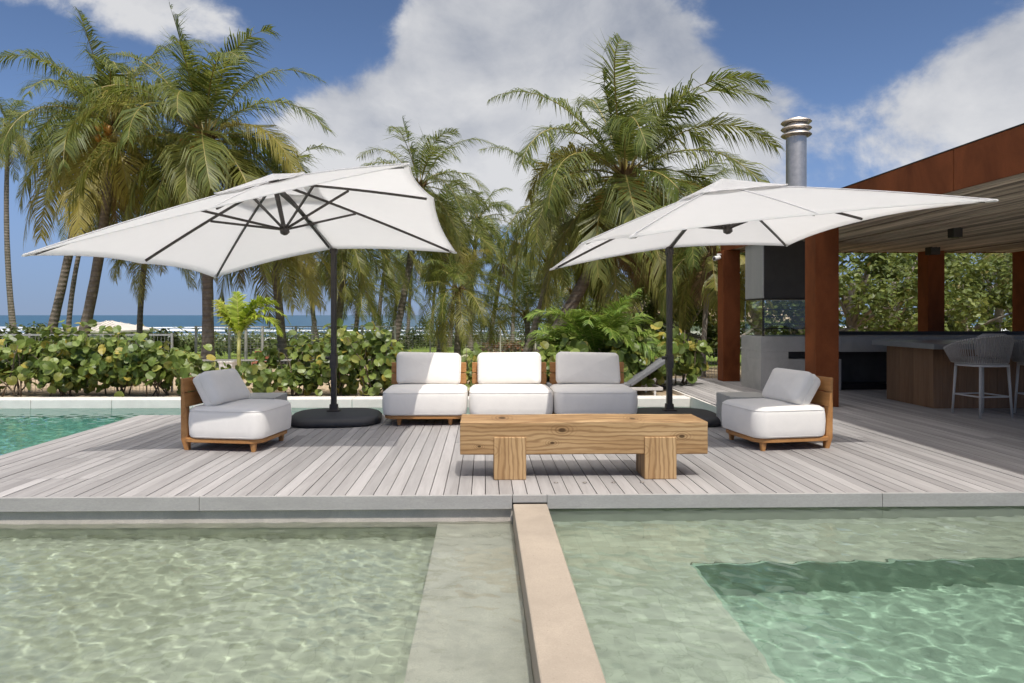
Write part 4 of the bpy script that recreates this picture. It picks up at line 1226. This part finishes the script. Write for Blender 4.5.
GP = 'coconut palms behind the pool garden'
palms = [
    # crown pixel, distance, base pixel x, frond length, fronds, seed, label, options
    ((625, 180), 18, 531, 4.15, 32, 21, 'big coconut palm with orange nuts right of centre, between the two parasols', dict(nuts=36, pairs=62, r0=0.17, r1=0.14, lean=(0.5, 0, 0), age=0.35, skirt=5)),
    ((205, 142), 19, 208, 4.1, 30, 33, 'tall coconut palm with a straight dark trunk rising behind the yellow-green young palm', dict(nuts=9, pairs=58, r0=0.15, r1=0.13, age=0.35, lean=(0.05, 0, 0), skirt=6)),
    ((113, 128), 20.5, 76, 4.0, 26, 45, 'leaning coconut palm with yellowing fronds over the tip of the left parasol', dict(nuts=9, pairs=56, r0=0.15, r1=0.12, age=0.55, lean=(0.35, 0, 0), skirt=7)),
    ((92, 128), 24, 44, 3.2, 18, 46, 'slender coconut palm leaning right behind the yellowing one at the left', dict(pairs=44, r0=0.15, r1=0.11, age=0.3, lean=(0.2, 0, 0))),
    ((96, 190), 27, 67, 2.6, 14, 47, 'thin-trunked coconut palm with a bent stem between two thicker leaning ones', dict(pairs=34, r0=0.10, r1=0.07, age=0.4, lean=(-0.5, 0, 0))),
    ((9, 128), 38, 16, 2.9, 20, 58, 'tall thin coconut palm standing alone at the left edge against the sky', dict(pairs=30, r0=0.16, r1=0.10, age=0.5, lean=(-0.6, 0, 0), skirt=6)),
    ((420, 188), 27, 391, 3.5, 24, 61, 'coconut palm at the right corner of the left parasol, trunk leaning right', dict(pairs=42, r0=0.15, r1=0.11, age=0.3, lean=(0.2, 0, 0))),
    ((478, 222), 38, 470, 3.2, 20, 72, 'distant coconut palm rising just right of the left parasol corner', dict(pairs=32, r0=0.15, r1=0.10, age=0.25)),
    ((459, 292), 24, 457, 2.3, 20, 83, 'small low coconut palm with drooping yellowish fronds behind the sofa', dict(pairs=38, r0=0.12, r1=0.09, age=0.5, skirt=3)),
    ((527, 318), 26, 527, 3.0, 14, 94, 'young coconut palm with upright fronds growing from the lawn near the twin dark trunks', dict(pairs=40, r0=0.12, r1=0.10, age=0.25, skirt=0, spread=(10, 80))),
    ((265, 218), 22, 283, 3.5, 20, 105, 'coconut palm with hanging golden fronds showing under the left parasol edge', dict(pairs=46, r0=0.14, r1=0.11, age=0.75, skirt=4)),
    ((345, 232), 25, 332, 3.4, 20, 116, 'coconut palm half hidden by the left parasol, directly behind its pole', dict(pairs=42, r0=0.14, r1=0.11, age=0.55, skirt=3)),
    ((150, 232), 24, 140, 2.6, 12, 117, 'coconut palm with one long pale frond dropping left of the straight dark trunk', dict(pairs=40, r0=0.10, r1=0.08, age=0.8, skirt=2)),
    ((560, 205), 23, 524, 3.2, 20, 126, 'coconut palm with a second dark trunk close left of the big nut-bearing one', dict(pairs=44, r0=0.13, r1=0.10, age=0.35, lean=(0.3, 0, 0))),
    ((678, 232), 21, 642, 3.4, 22, 137, 'coconut palm with long arching fronds behind the right parasol pole', dict(pairs=48, r0=0.14, r1=0.11, age=0.35)),
    ((712, 248), 14.6, 703, 2.1, 14, 148, 'small coconut palm with thin pale trunk left of the first rust-red column', dict(pairs=42, r0=0.055, r1=0.05, age=0.3, skirt=2, lw=0.035, trunk='trunk_pale', bulge=False)),
    ((1003, 252), 21, 990, 2.6, 18, 159, 'coconut palm with pale curved trunk seen through the pavilion above the stools', dict(pairs=42, r0=0.13, r1=0.10, age=0.75, trunk='trunk_pale', lean=(0.2, 0, 0))),
    ((386, 262), 42, 378, 2.9, 18, 160, 'far coconut palm with thin pale trunk left of the leaning one at the parasol corner', dict(pairs=28, r0=0.15, r1=0.10, age=0.4)),
    ((412, 258), 52, 407, 3.0, 16, 161, 'far thin coconut palm just right of the leaning trunk at the parasol corner', dict(pairs=26, r0=0.15, r1=0.10, age=0.3)),
    ((438, 262), 56, 432, 3.0, 16, 162, 'far coconut palm standing against the sea left of the small low palm', dict(pairs=26, r0=0.14, r1=0.10, age=0.3)),
    ((502, 262), 40, 488, 3.0, 18, 163, 'far coconut palm with full crown right of the small low palm', dict(pairs=28, r0=0.15, r1=0.10, age=0.4)),
    ((548, 262), 36, 553, 2.9, 16, 164, 'far coconut palm seen between the twin dark trunks and the fan of cane fronds', dict(pairs=28, r0=0.14, r1=0.10, age=0.5)),
    ((600, 272), 30, 598, 2.7, 16, 165, 'coconut palm whose grey trunk stands behind the tile-roofed house corner', dict(pairs=30, r0=0.15, r1=0.11, age=0.4)),
    ((455, 248), 46, 449, 3.1, 18, 171, 'far coconut palm whose crown fills the gap above the small low palm', dict(pairs=24, r0=0.15, r1=0.10, age=0.35)),
    ((518, 246), 50, 512, 3.2, 18, 172, 'far coconut palm with drooping crown above the young lawn palm', dict(pairs=24, r0=0.15, r1=0.10, age=0.4)),
    ((572, 292), 33, 566, 2.6, 16, 174, 'low coconut palm behind the twin dark trunks', dict(pairs=30, r0=0.12, r1=0.09, age=0.35, skirt=3)),
    ((640, 286), 27, 634, 2.6, 18, 175, 'low coconut palm before the house, behind the bushy cane fan', dict(pairs=36, r0=0.12, r1=0.09, age=0.3, skirt=2)),
    ((398, 296), 44, 395, 2.5, 14, 176, 'low far coconut palm beside the foot of the leaning parasol-corner palm', dict(pairs=26, r0=0.12, r1=0.09, age=0.3)),
    ((445, 236), 31, 440, 3.5, 20, 181, 'coconut palm with wide crown between the left parasol corner and the small low palm', dict(pairs=34, r0=0.14, r1=0.10, age=0.4)),
    ((310, 262), 38, 318, 3.0, 16, 166, 'far coconut palm left of the left parasol pole', dict(pairs=28, r0=0.14, r1=0.10, age=0.5)),
    ((362, 288), 32, 356, 2.4, 14, 167, 'dark green low coconut palm right of the left parasol pole', dict(pairs=30, r0=0.12, r1=0.09, age=0.2)),
    ((1018, 268), 30, 1012, 2.4, 14, 168, 'dark coconut palm at the right edge beyond the pavilion', dict(pairs=28, r0=0.12, r1=0.09, age=0.2)),
]
for (cu, cv), y, bu, fl, nf, seed, lab, opt in palms:
    if y > 28: opt.setdefault('lw', fl * 0.0125)
    palm(ground_at(bu, y), at(cu, cv, y), fl, nf, seed, lab, GP, **opt)

# young yellow-green palm in the bed behind the left chair
def young_palm():
    b = at(239, 400, 11.15); b.z = -0.06
    root = empty('young_palm', b, 0, 'young palm with bright yellow-green fronds on a thin stem behind the left chair', 'palm')
    top = Vector((0.0, 0, 0.93))
    g = Geo(); g.tube([Vector((0, 0, -0.1)), Vector((0.01, 0, 0.3)), Vector((-0.005, 0, 0.65)), top], [0.040, 0.034, 0.030, 0.030], 10)
    g.build('trunk', M['stem_yellow'], root, smooth=True)
    g = Geo(); rr = random.Random(4)
    for az, el, L, dr, ag in ((2.75, 64, 0.78, 0.35, 0.45), (3.3, 70, 0.62, 0.3, 0.2), (0.1, 68, 1.12, 1.45, 0.05), (-0.3, 62, 1.05, 1.5, 0.15), (0.5, 74, 0.95, 1.1, 0.0), (2.1, 80, 0.78, 0.4, 0.1), (-0.1, 76, 1.0, 1.2, 0.0)):
        frond(g, top, az, R(el), L, dr, rr, 46, 0.30, 0.042, ag, 0.5, 0, 1, 0.011, 0.0)
    g.tube([top - Vector((0, 0, 0.02)), top + Vector((0, 0, 0.12))], [0.031, 0.018], 8, 1)
    g.build('crown', [M['young_frond'], M['stem_yellow']], root, age=True)
young_palm()

def cane_palm(u, y, seed, label, n=17, L=1.35):
    b = at(u, 400, y); b.z = -0.06
    root = empty('cane_palm', b, 0, label, 'palm')
    rr = random.Random(seed)
    g = Geo()
    for i in range(7):
        a = rr.uniform(0, 6.28); g.tube([Vector((math.cos(a) * 0.06, math.sin(a) * 0.06, -0.1)), Vector((math.cos(a) * 0.12, math.sin(a) * 0.12, 0.55))], [0.025, 0.016], 6)
    g.build('canes', M['stem_yellow'], root, smooth=True)
    g = Geo()
    for i in range(n):
        az = i * 2.4 + rr.uniform(-0.2, 0.2)
        frond(g, Vector((math.cos(az) * 0.08, math.sin(az) * 0.08, 0.45 + rr.uniform(-0.1, 0.1))), az, R(rr.uniform(38, 84)), L * rr.uniform(0.8, 1.1), rr.uniform(0.7, 1.25), rr, 62, 0.46, 0.027, rr.uniform(0, 0.12), 0.45, 0, 1, 0.011, 0.0)
    g.build('crown', [M['cane_frond'], M['stem_yellow']], root, age=True)
cane_palm(600, 11.9, 6, 'bushy cane palm with a fan of bright green fronds behind the right sofa module', 30, 1.5)
cane_palm(572, 12.6, 9, 'lower cane palm with green fronds left of the big bushy fan', 14, 1.05)

# ------------------------------------------------------------------ sea-grape shrubs
def leaf_disc(g, c, nrm, r, rr, age):
    """round sea-grape leaf folded along its midrib, with a notch at the stalk and a wavy edge"""
    ref = Vector((rr.gauss(0, 1), rr.gauss(0, 1), rr.gauss(0, 1)))
    u = nrm.cross(ref).normalized(); w = nrm.cross(u)
    fold = rr.uniform(0.10, 0.42); curl = rr.uniform(-0.30, 0.12)
    def q(a, k):
        x, y = math.cos(a) * r * k, math.sin(a) * r * k
        return c + u * x + w * y * 0.95 + nrm * (abs(y) * fold + curl * x * x / r + rr.uniform(-0.03, 0.03) * r)
    ang = [0, 0.55, 1.15, 1.75, 2.35, 2.85]
    b = len(g.v)
    vs = [c + u * r * 0.98 + nrm * curl * r, c, c - u * r * 0.72 + nrm * curl * r * 0.5]
    up = [q(a, rr.uniform(0.94, 1.04)) for a in ang[1:]]; dn = [q(-a, rr.uniform(0.94, 1.04)) for a in ang[1:]]
    n = len(up)
    fs = []
    for off in (3, 3 + n):
        seq = [0] + [off + k for k in range(n)] + [2]
        for a, bb in zip(seq[:-1], seq[1:]): fs.append((1, a, bb) if off == 3 else (1, bb, a))
    g.add(vs + up + dn, fs, 0, age)

def shrub(x, y, w, h, n, seed, label, group, lr=(0.055, 0.095), m='grape', depth=0.42, low=0.12, name='sea_grape_shrub', cat='shrub', base=None, stems=7):
    rr = random.Random(seed)
    zb = terrain_z(y) if base is None else base
    root = empty(name, (x, y, zb), 0, label, cat, group)
    g = Geo(); tips = []
    for i in range(stems):
        a = Vector((rr.uniform(-0.3, 0.3) * w, rr.uniform(-0.4, 0.4) * depth, -0.08))
        b = Vector((rr.uniform(-0.85, 0.85) * w, rr.uniform(-0.8, 0.8) * depth, h * rr.uniform(0.6, 0.92)))
        mid = a.lerp(b, 0.5) + Vector((rr.uniform(-0.1, 0.1), rr.uniform(-0.1, 0.1), 0.08))
        g.tube([a, a.lerp(mid, 0.5) + Vector((rr.uniform(-.03, .03), 0, 0)), mid, mid.lerp(b, 0.5) + Vector((rr.uniform(-.04, .04), 0, 0)), b], [0.014, 0.012, 0.010, 0.008, 0.004], 5)
        tips.append((a, mid, b))
    g.build('stems', M['stem'], root, smooth=True)
    g = Geo()
    # leaves sit in clusters along the branches
    clusters = []
    for i in range(max(8, n // 14)):
        for _ in range(30):
            c = Vector((rr.uniform(-1, 1), rr.uniform(-1, 1), rr.uniform(-1, 1)))
            if c.length < 1: break
        z = (low + (1 - low) * (c.z * 0.5 + 0.5)) * h
        clusters.append(Vector((c.x * w * (0.8 + 0.3 * rr.random()), c.y * depth, z)))
    for i in range(int(n * 1.55)):
        cc = rr.choice(clusters)
        p = cc + Vector((rr.gauss(0, 0.11), rr.gauss(0, 0.10), rr.gauss(0, 0.10)))
        if p.z < 0.04: p.z = 0.04 + rr.random() * 0.1
        out = Vector((p.x / w, p.y / depth - 0.35, (p.z - 0.4 * h) / h))
        nrm = (out * 0.7 + Vector((rr.gauss(0, 0.5), rr.gauss(-0.15, 0.6), rr.gauss(0.4, 0.55)))).normalized()
        r = rr.uniform(*lr)
        age = 0.85 if rr.random() < 0.05 else (0.3 if rr.random() < 0.12 else rr.uniform(0, 0.08))
        leaf_disc(g, p, nrm, r, rr, age)
    g.build('foliage', M[m], root, age=True)
    return root

HG = 'sea-grape shrubs planted along the coping'
def px(u, y): return at(u, 315, y).x
hedge = [
    (-40, 11.25, 0.62, 0.98, 260, 'sea-grape shrub beyond the left edge of the open pool'),
    (16, 11.25, 0.60, 0.92, 250, 'sea-grape shrub at the far left end of the hedge'),
    (62, 11.20, 0.60, 1.13, 330, 'tallest round-leaved sea-grape shrub of the left hedge, in front of the leaning trunks'),
    (112, 11.25, 0.62, 1.10, 330, 'dense sea-grape shrub in front of the pale hut roof'),
    (158, 11.20, 0.55, 0.95, 260, 'sea-grape shrub at the right end of the left hedge, near the fence post'),
    (192, 11.30, 0.32, 0.55, 90, 'small sparse sea-grape shrub behind the back of the left chair'),
    (262, 11.30, 0.34, 0.66, 110, 'low sea-grape shrub right of the yellow-green young palm'),
    (296, 11.25, 0.42, 0.90, 190, 'sea-grape shrub behind the left concrete cube'),
    (338, 11.20, 0.46, 1.02, 240, 'sea-grape shrub directly behind the left parasol pole'),
    (374, 11.20, 0.46, 1.05, 250, 'sea-grape shrub with pale top leaves between the left pole and the sofa'),
    (404, 11.5, 0.24, 0.66, 60, 'thin sea-grape shrub behind the left sofa module'),
    (478, 11.2, 0.26, 0.84, 110, 'upright sea-grape shrub filling the gap between the first two sofa modules'),
    (540, 11.3, 0.28, 0.74, 100, 'sea-grape shrub in the gap between the middle and right sofa modules'),
    (572, 11.35, 0.42, 0.82, 180, 'sea-grape shrub below the low cane palm'),
    (618, 11.5, 0.50, 0.95, 270, 'dark sea-grape shrub behind the raised sunbed backs'),
    (652, 11.9, 0.50, 1.02, 280, 'sea-grape shrub left of the right parasol pole'),
    (683, 12.3, 0.34, 1.18, 120, 'open sea-grape shrub with a bare pale stem just right of the right parasol pole'),
]
for i, (u, y, w, h, n, lab) in enumerate(hedge):
    big = u > 560
    shrub(px(u, y), y, w, h, n, 300 + i, lab, HG, (0.065, 0.11) if big else (0.046, 0.086))

# ------------------------------------------------------------------ broadleaf trees beyond the pavilion
def broad_tree(x, y, h, rad, n, seed, label, group, ls=(0.11, 0.2), m='tree_leaf', name='broadleaf_tree', trunk_r=0.14, low=0.15, cat='tree'):
    rr = random.Random(seed)
    zb = terrain_z(y)
    root = empty(name, (x, y, zb), 0, label, cat, group)
    H = h - zb
    g = Geo()
    g.tube([Vector((0, 0, -0.2)), Vector((0.05, 0, H * 0.2)), Vector((-0.03, 0.05, H * 0.42)), Vector((0.02, 0, H * 0.62))], [trunk_r * 1.3, trunk_r, trunk_r * 0.8, trunk_r * 0.45], 9)
    clumps = []
    for i in range(30):
        a = rr.uniform(0, 6.28); q = rr.random() ** 0.5 * rad; t = low + (1 - low) * rr.random()
        q *= math.sin(PI * min(0.95, 0.18 + 0.72 * t)) ** 0.7
        clumps.append((Vector((math.cos(a) * q, math.sin(a) * q, t * H * 0.93)), rr.uniform(0.22, 0.42) * rad * 0.75))
    for c, s in clumps[:12]:
        g.tube([Vector((0, 0, H * 0.3)), Vector((c.x * 0.5, c.y * 0.5, H * 0.3 + (c.z - H * 0.3) * 0.6)), c], [trunk_r * 0.45, trunk_r * 0.25, 0.012], 5)
    g.build('trunk', M['trunk_pale'], root, smooth=True)
    g = Geo()
    for i in range(n):
        c, s = clumps[i % len(clumps)]
        d = Vector((rr.gauss(0, 1), rr.gauss(0, 1), rr.gauss(0, 1))).normalized()
        p = c + Vector((d.x * s, d.y * s, d.z * s * 0.75)) * (rr.random() ** 0.35)
        if p.z < 0.1: continue
        nrm = (d * 0.6 + Vector((rr.gauss(0, .5), rr.gauss(0, .5), rr.gauss(0.7, .4)))).normalized()
        ref = Vector((rr.gauss(0, 1), rr.gauss(0, 1), rr.gauss(0, 1)))
        u = nrm.cross(ref).normalized(); w = nrm.cross(u)
        L = rr.uniform(*ls); wd = L * 0.33
        age = 0.8 if rr.random() < 0.02 else rr.uniform(0, 0.1)
        g.add([p - u * L * 0.5, p - w * wd + nrm * L * .03 - u * L * 0.05, p + u * L * 0.5 - nrm * L * 0.1, p + w * wd + nrm * L * .03 - u * L * 0.05], [(0, 1, 2, 3)], 0, age)
    g.build('crown', M[m], root, age=True)
    return root
TG = 'broad-leaved trees beyond the pavilion'
trees = [
    (852, 17.0, 3.4, 1.8, 3600, 'broad-leaved tree filling the left of the gap behind the kitchen counter'),
    (893, 18.5, 3.6, 2.0, 4000, 'dense sunlit broad-leaved tree in the middle of the gap behind the kitchen counter'),
    (925, 20.5, 3.4, 1.9, 3200, 'broad-leaved tree half hidden by the dark back column'),
    (965, 19.0, 2.9, 1.7, 3000, 'low broad-leaved tree behind the pale curved palm trunk'),
    (1020, 19.5, 3.3, 1.9, 3000, 'broad-leaved tree at the right edge behind the bar'),
    (800, 19.0, 3.3, 1.9, 3000, 'broad-leaved tree seen through the glazed grill'),
    (758, 20.0, 3.5, 1.6, 2600, 'broad-leaved tree between the first rust-red column and the barbecue'),
    (722, 22.0, 3.2, 1.6, 2600, 'broad-leaved tree behind the small palm with the thin pale trunk'),
    (686, 21.0, 2.9, 1.5, 2400, 'dark broad-leaved tree in front of the house, behind the right parasol pole'),
    (650, 24.0, 2.4, 1.6, 2200, 'broad-leaved tree left of the house under the big palms'),
    (588, 28.0, 1.9, 1.8, 1900, 'low broad-leaved tree on the lawn behind the bushy cane palm'),
    (880, 26.0, 5.0, 2.6, 3400, 'tall broad-leaved tree far behind the kitchen counter'),
    (990, 27.0, 4.2, 2.4, 3000, 'tall broad-leaved tree far behind the bar stools'),
    (1080, 22.0, 4.0, 2.4, 2400, 'broad-leaved tree beyond the right edge of the pavilion'),
]
for i, (u, y, h, rad, n, lab) in enumerate(trees):
    broad_tree(px(u, y), y, h, rad, n, 500 + i, lab, TG)
bushes = [
    (505, 33, -0.1, 1.5, 900, 'reddish round bush on the lawn left of the young palm', 'red_leaf'),
    (412, 46, 0.0, 2.0, 900, 'dark round bush on the lawn near the sea', 'scrub'),
    (150, 26, 0.55, 1.4, 1100, 'dark green bush right of the pale hut roof', 'scrub'),
    (24, 24, 0.85, 1.8, 1300, 'dark green bush at the left edge behind the hedge', 'scrub'),
    (250, 30, 0.35, 1.7, 1000, 'green bush behind the yellow-green young palm', 'scrub'),
    (300, 31, 0.2, 1.8, 1000, 'green bush behind the post fence left of the left pole', 'scrub'),
    (195, 34, 0.1, 1.8, 900, 'green bush in front of the surf left of the straight dark trunk', 'scrub'),
    (345, 36, 0.1, 1.8, 900, 'green bush behind the left parasol pole', 'scrub'),
    (470, 48, 0.1, 2.2, 900, 'green bush behind the small low palm', 'scrub'),
    (560, 40, 0.3, 2.2, 900, 'green bush far behind the middle sofa module', 'scrub'),
    (437, 58, 1.0, 3.0, 1300, 'large green bush on the lawn edge hiding the surf left of the small low palm', 'scrub'),
    (497, 60, 1.2, 3.4, 1300, 'large green bush on the lawn edge hiding the surf right of the small low palm', 'scrub'),
    (552, 55, 1.2, 3.0, 1300, 'large dark bush on the lawn edge behind the twin dark trunks', 'scrub'),
    (600, 50, 1.0, 2.6, 1100, 'large green bush at the house corner', 'scrub'),
    (385, 60, 0.6, 3.0, 1100, 'wide green bush at the lawn edge behind the left sofa module', 'scrub'),
    (97, 36, -0.1, 2.0, 900, 'green bush behind the pale hut', 'scrub'),
]
for i, (u, y, h, rad, n, lab, mt) in enumerate(bushes):
    broad_tree(px(u, y), y, h, rad, n, 700 + i, lab, 'bushes between the garden and the beach', (0.12, 0.24), mt, 'bush', 0.06, 0.05, 'bush')

# low beach scrub: one mass of ground cover between lawn and sand
def beach_scrub():
    rr = random.Random(17); g = Geo()
    for i in range(15000):
        y = 44 + 46 * rr.random() ** 0.7; x = rr.uniform(-0.85, 0.45) * y * 1.15
        z = terrain_z(y) + 0.25 * math.sin(x * 0.21 + 1) * math.sin(y * 0.17)
        hh = (1.15 if -0.6 * y < x < -0.12 * y else 0.75) + 0.3 * math.sin(x * 0.35 + y * 0.2) + 0.35 * math.sin(x * 1.1 - y * 0.6)
        if hh < 0.3: continue
        p = Vector((x, y, z + rr.random() * hh))
        L = rr.uniform(0.3, 0.6)
        u = Vector((rr.gauss(0, 1), rr.gauss(0, 1), rr.gauss(0, 0.5))).normalized(); w = u.cross(Vector((rr.gauss(0, .4), rr.gauss(0, .4), 1))).normalized()
        g.add([p - u * L / 2, p - w * L * .25, p + u * L / 2, p + w * L * .25], [(0, 1, 2, 3)], 0, rr.uniform(0, 0.3))
    tag(g.build('beach_scrub', M['scrub'], age=True), kind='stuff')
beach_scrub()

# ------------------------------------------------------------------ fences
def mesh_fence(a, b, h, y_post, label, group=None, pitch=0.06, rows=(0.02, 0.25, 0.5), postw=0.03, wire=0.0045, postm='galv', rail=True, post_step=2.4, over=0.04):
    a = Vector(a); b = Vector(b); L = (b - a).length; d = (b - a).normalized()
    root = empty('fence', a, 0, label, 'fence', group)
    n = max(1, round(L / post_step))
    for k in range(n + 1):
        g = Geo(); p = d * (L * k / n); g.span((p.x - postw / 2, p.y - postw / 2, p.z - 0.2), (p.x + postw / 2, p.y + postw / 2, p.z + h + over)); g.build('post', M[postm], root)
    g = Geo()
    q = int(L / pitch)
    for k in range(q + 1):
        p = d * (L * k / q); g.box((p.x, p.y - 0.004, p.z + h / 2), (wire, wire, h - 0.01))
    nr = max(2, int(h / 0.1))
    for k in range(nr + 1):
        g.bar(Vector((0, 0.003, h * k / nr)), d * L + Vector((0, 0.003, h * k / nr)), wire, wire)
    g.build('wire_mesh', M['galv'], root)
    if rail:
        g = Geo(); g.bar(Vector((0, 0, h + 0.012)), d * L + Vector((0, 0, h + 0.012)), 0.035, 0.03); g.build('top_rail', M[postm], root)
    return root
FG = 'wire fences round the pool garden'
mesh_fence((-12.5, 11.75, -0.06), (px(172, 11.75), 11.75, -0.06), 0.96, 0, 'taller wire fence behind the left sea-grape hedge', FG)
mesh_fence((px(172, 11.9), 12.9, -0.06), (px(690, 13.0), 13.0, -0.06), 0.45, 0, 'low wire fence behind the sofa and the young palm', FG, rail=True)
mesh_fence((px(700, 13.9), 13.9, -0.06), (13.5, 13.9, -0.06), 0.62, 0, 'low wire fence behind the barbecue and columns', FG, rail=False)
mesh_fence((px(196, 26), 26, terrain_z(26)), (px(395, 26), 26, terrain_z(26)), 1.22, 0, 'fence of pale posts in front of the sea behind the left parasol pole', FG, 0.12, postw=0.075, post_step=0.62, postm='post_concrete', wire=0.006)
mesh_fence((px(395, 30), 30, terrain_z(30)), (px(640, 30), 30, terrain_z(30)), 1.5, 0, 'fence of thin pale posts across the lawn behind the sofa', FG, 0.15, postw=0.06, post_step=1.55, postm='post_concrete', wire=0.006, rail=False)

# ------------------------------------------------------------------ hut and house
def hip_house(name, x0, x1, y0, y1, zg, ze, zr, roofm, wallm, label, cat, wins=(), over=0.35):
    cx, cy = (x0 + x1) / 2, (y0 + y1) / 2
    root = empty(name, (cx, cy, zg), 0, label, cat)
    hx, hy = (x1 - x0) / 2, (y1 - y0) / 2
    g = Geo(); g.span((-hx, -hy, -0.5), (hx, hy, ze - zg)); g.build('wall', M[wallm], root)
    g = Geo(); ex, ey = hx + over, hy + over; rl = max(0.1, ex - ey * 0.9); e = ze - zg - 0.02; r = zr - zg
    vs = [(-ex, -ey, e), (ex, -ey, e), (ex, ey, e), (-ex, ey, e), (-rl, 0, r), (rl, 0, r)]
    g.add(vs, [(0, 1, 5, 4), (1, 2, 5), (2, 3, 4, 5), (3, 0, 4)])
    vs2 = [(a, b, c - 0.12) for a, b, c in vs[:4]]
    g.add(vs[:4] + vs2, [(0, 4, 5, 1), (1, 5, 6, 2), (2, 6, 7, 3), (3, 7, 4, 0), (7, 6, 5, 4)])
    # rows of tiles as raised rolls down the slopes
    nrow = int(ex * 2 / 0.3)
    for k in range(1, nrow):
        xx = -ex + k * 2 * ex / nrow
        t = 1.0
        if xx < -rl: t = (xx + ex) / (ex - rl)
        elif xx > rl: t = (ex - xx) / (ex - rl)
        for sy in (-1, 1):
            a = Vector((xx, sy * ey, e + 0.02)); b = Vector((xx, sy * ey * (1 - t), e + (r - e) * t + 0.02))
            g.tube([a, b], 0.035, 5)
    g.build('roof', M[roofm], root)
    for wx, wz, ww, wh in wins:
        f = Geo(); f.span((wx - ww / 2, -hy - 0.04, wz), (wx + ww / 2, -hy + 0.01, wz + wh)); fo = f.build('window', M['white_paint'], root)
        q = Geo()
        for s in (-1, 1): q.span((wx + s * ww / 4 - ww / 4 + 0.05, -hy - 0.05, wz + 0.05), (wx + s * ww / 4 + ww / 4 - 0.05, -hy - 0.042, wz + wh - 0.05))
        q.build('pane', M['window'], fo)
    return root
zg = terrain_z(44)
hip_house('beach_hut', px(82, 46), px(133, 46), 44, 48.5, terrain_z(46), 0.28, 0.86, 'roof_pale', 'house_wall', 'small beach hut with a pale tiled hip roof behind the left hedge', 'hut')
hip_house('white_house', px(604, 40), px(800, 40), 39, 48, terrain_z(40), 1.02, 2.75, 'roof_tile', 'house_wall', 'white garden house with tan tiled roof and tall dark windows, behind the right palms', 'house',
          [(x, 0.15, 1.0, 1.35) for x in (-3.4, -1.6, 0.1, 1.9, 3.6)])

# ------------------------------------------------------------------ small things in the garden
def planter():
    p = ground_at(228, 16.2)
    root = empty('planter', p, 0, 'small white box standing on the sand beside the straight dark trunk', 'planter')
    g = Geo(); g.rings([[Vector((a, b, z)) for a, b in rrect(w, w, 0.03, 3)] for z, w in ((0.0, 0.14), (0.26, 0.17), (0.27, 0.185), (0.30, 0.185), (0.30, 0.16), (0.27, 0.155))])
    g.build('pot', M['white_paint'], root, smooth=True, sharp=30)
    p = ground_at(260, 16.6)
    root = empty('garden_seat', p, 0, 'small reddish-brown wooden seat on the sand right of the young palm', 'seat')
    g = Geo(); g.box((0, 0, 0.24), (0.34, 0.28, 0.03)); g.build('seat', M['brick_red'], root)
    g = Geo(); g.box((0, 0.14, 0.38), (0.34, 0.025, 0.26)); g.build('backrest', M['brick_red'], root)
    for sx in (-0.15, 0.15):
        for sy in (-0.12, 0.13):
            g = Geo(); g.box((sx, sy, 0.112), (0.03, 0.03, 0.224)); g.build('leg', M['brick_red'], root)
planter()

def camera_bracket():
    root = empty('security_camera', (4.48, 12.86, 2.36), 0, 'small white security camera on the first rust-red column, just under the roof', 'camera')
    g = Geo(); g.tube([(0.018, 0, 0.04), (-0.06, 0, 0.04), (-0.06, 0, 0.0)], 0.012, 6); g.build('bracket', M['white_paint'], root, smooth=True)
    g = Geo(); g.tube([(-0.03, -0.02, -0.02), (-0.15, -0.10, -0.05)], 0.042, 12); g.build('housing', M['white_paint'], root, smooth=True, sharp=40)
    g = Geo(); g.tube([(-0.151, -0.1007, -0.0503), (-0.158, -0.1053, -0.052)], 0.03, 12); g.build('lens', M['window'], root)
camera_bracket()
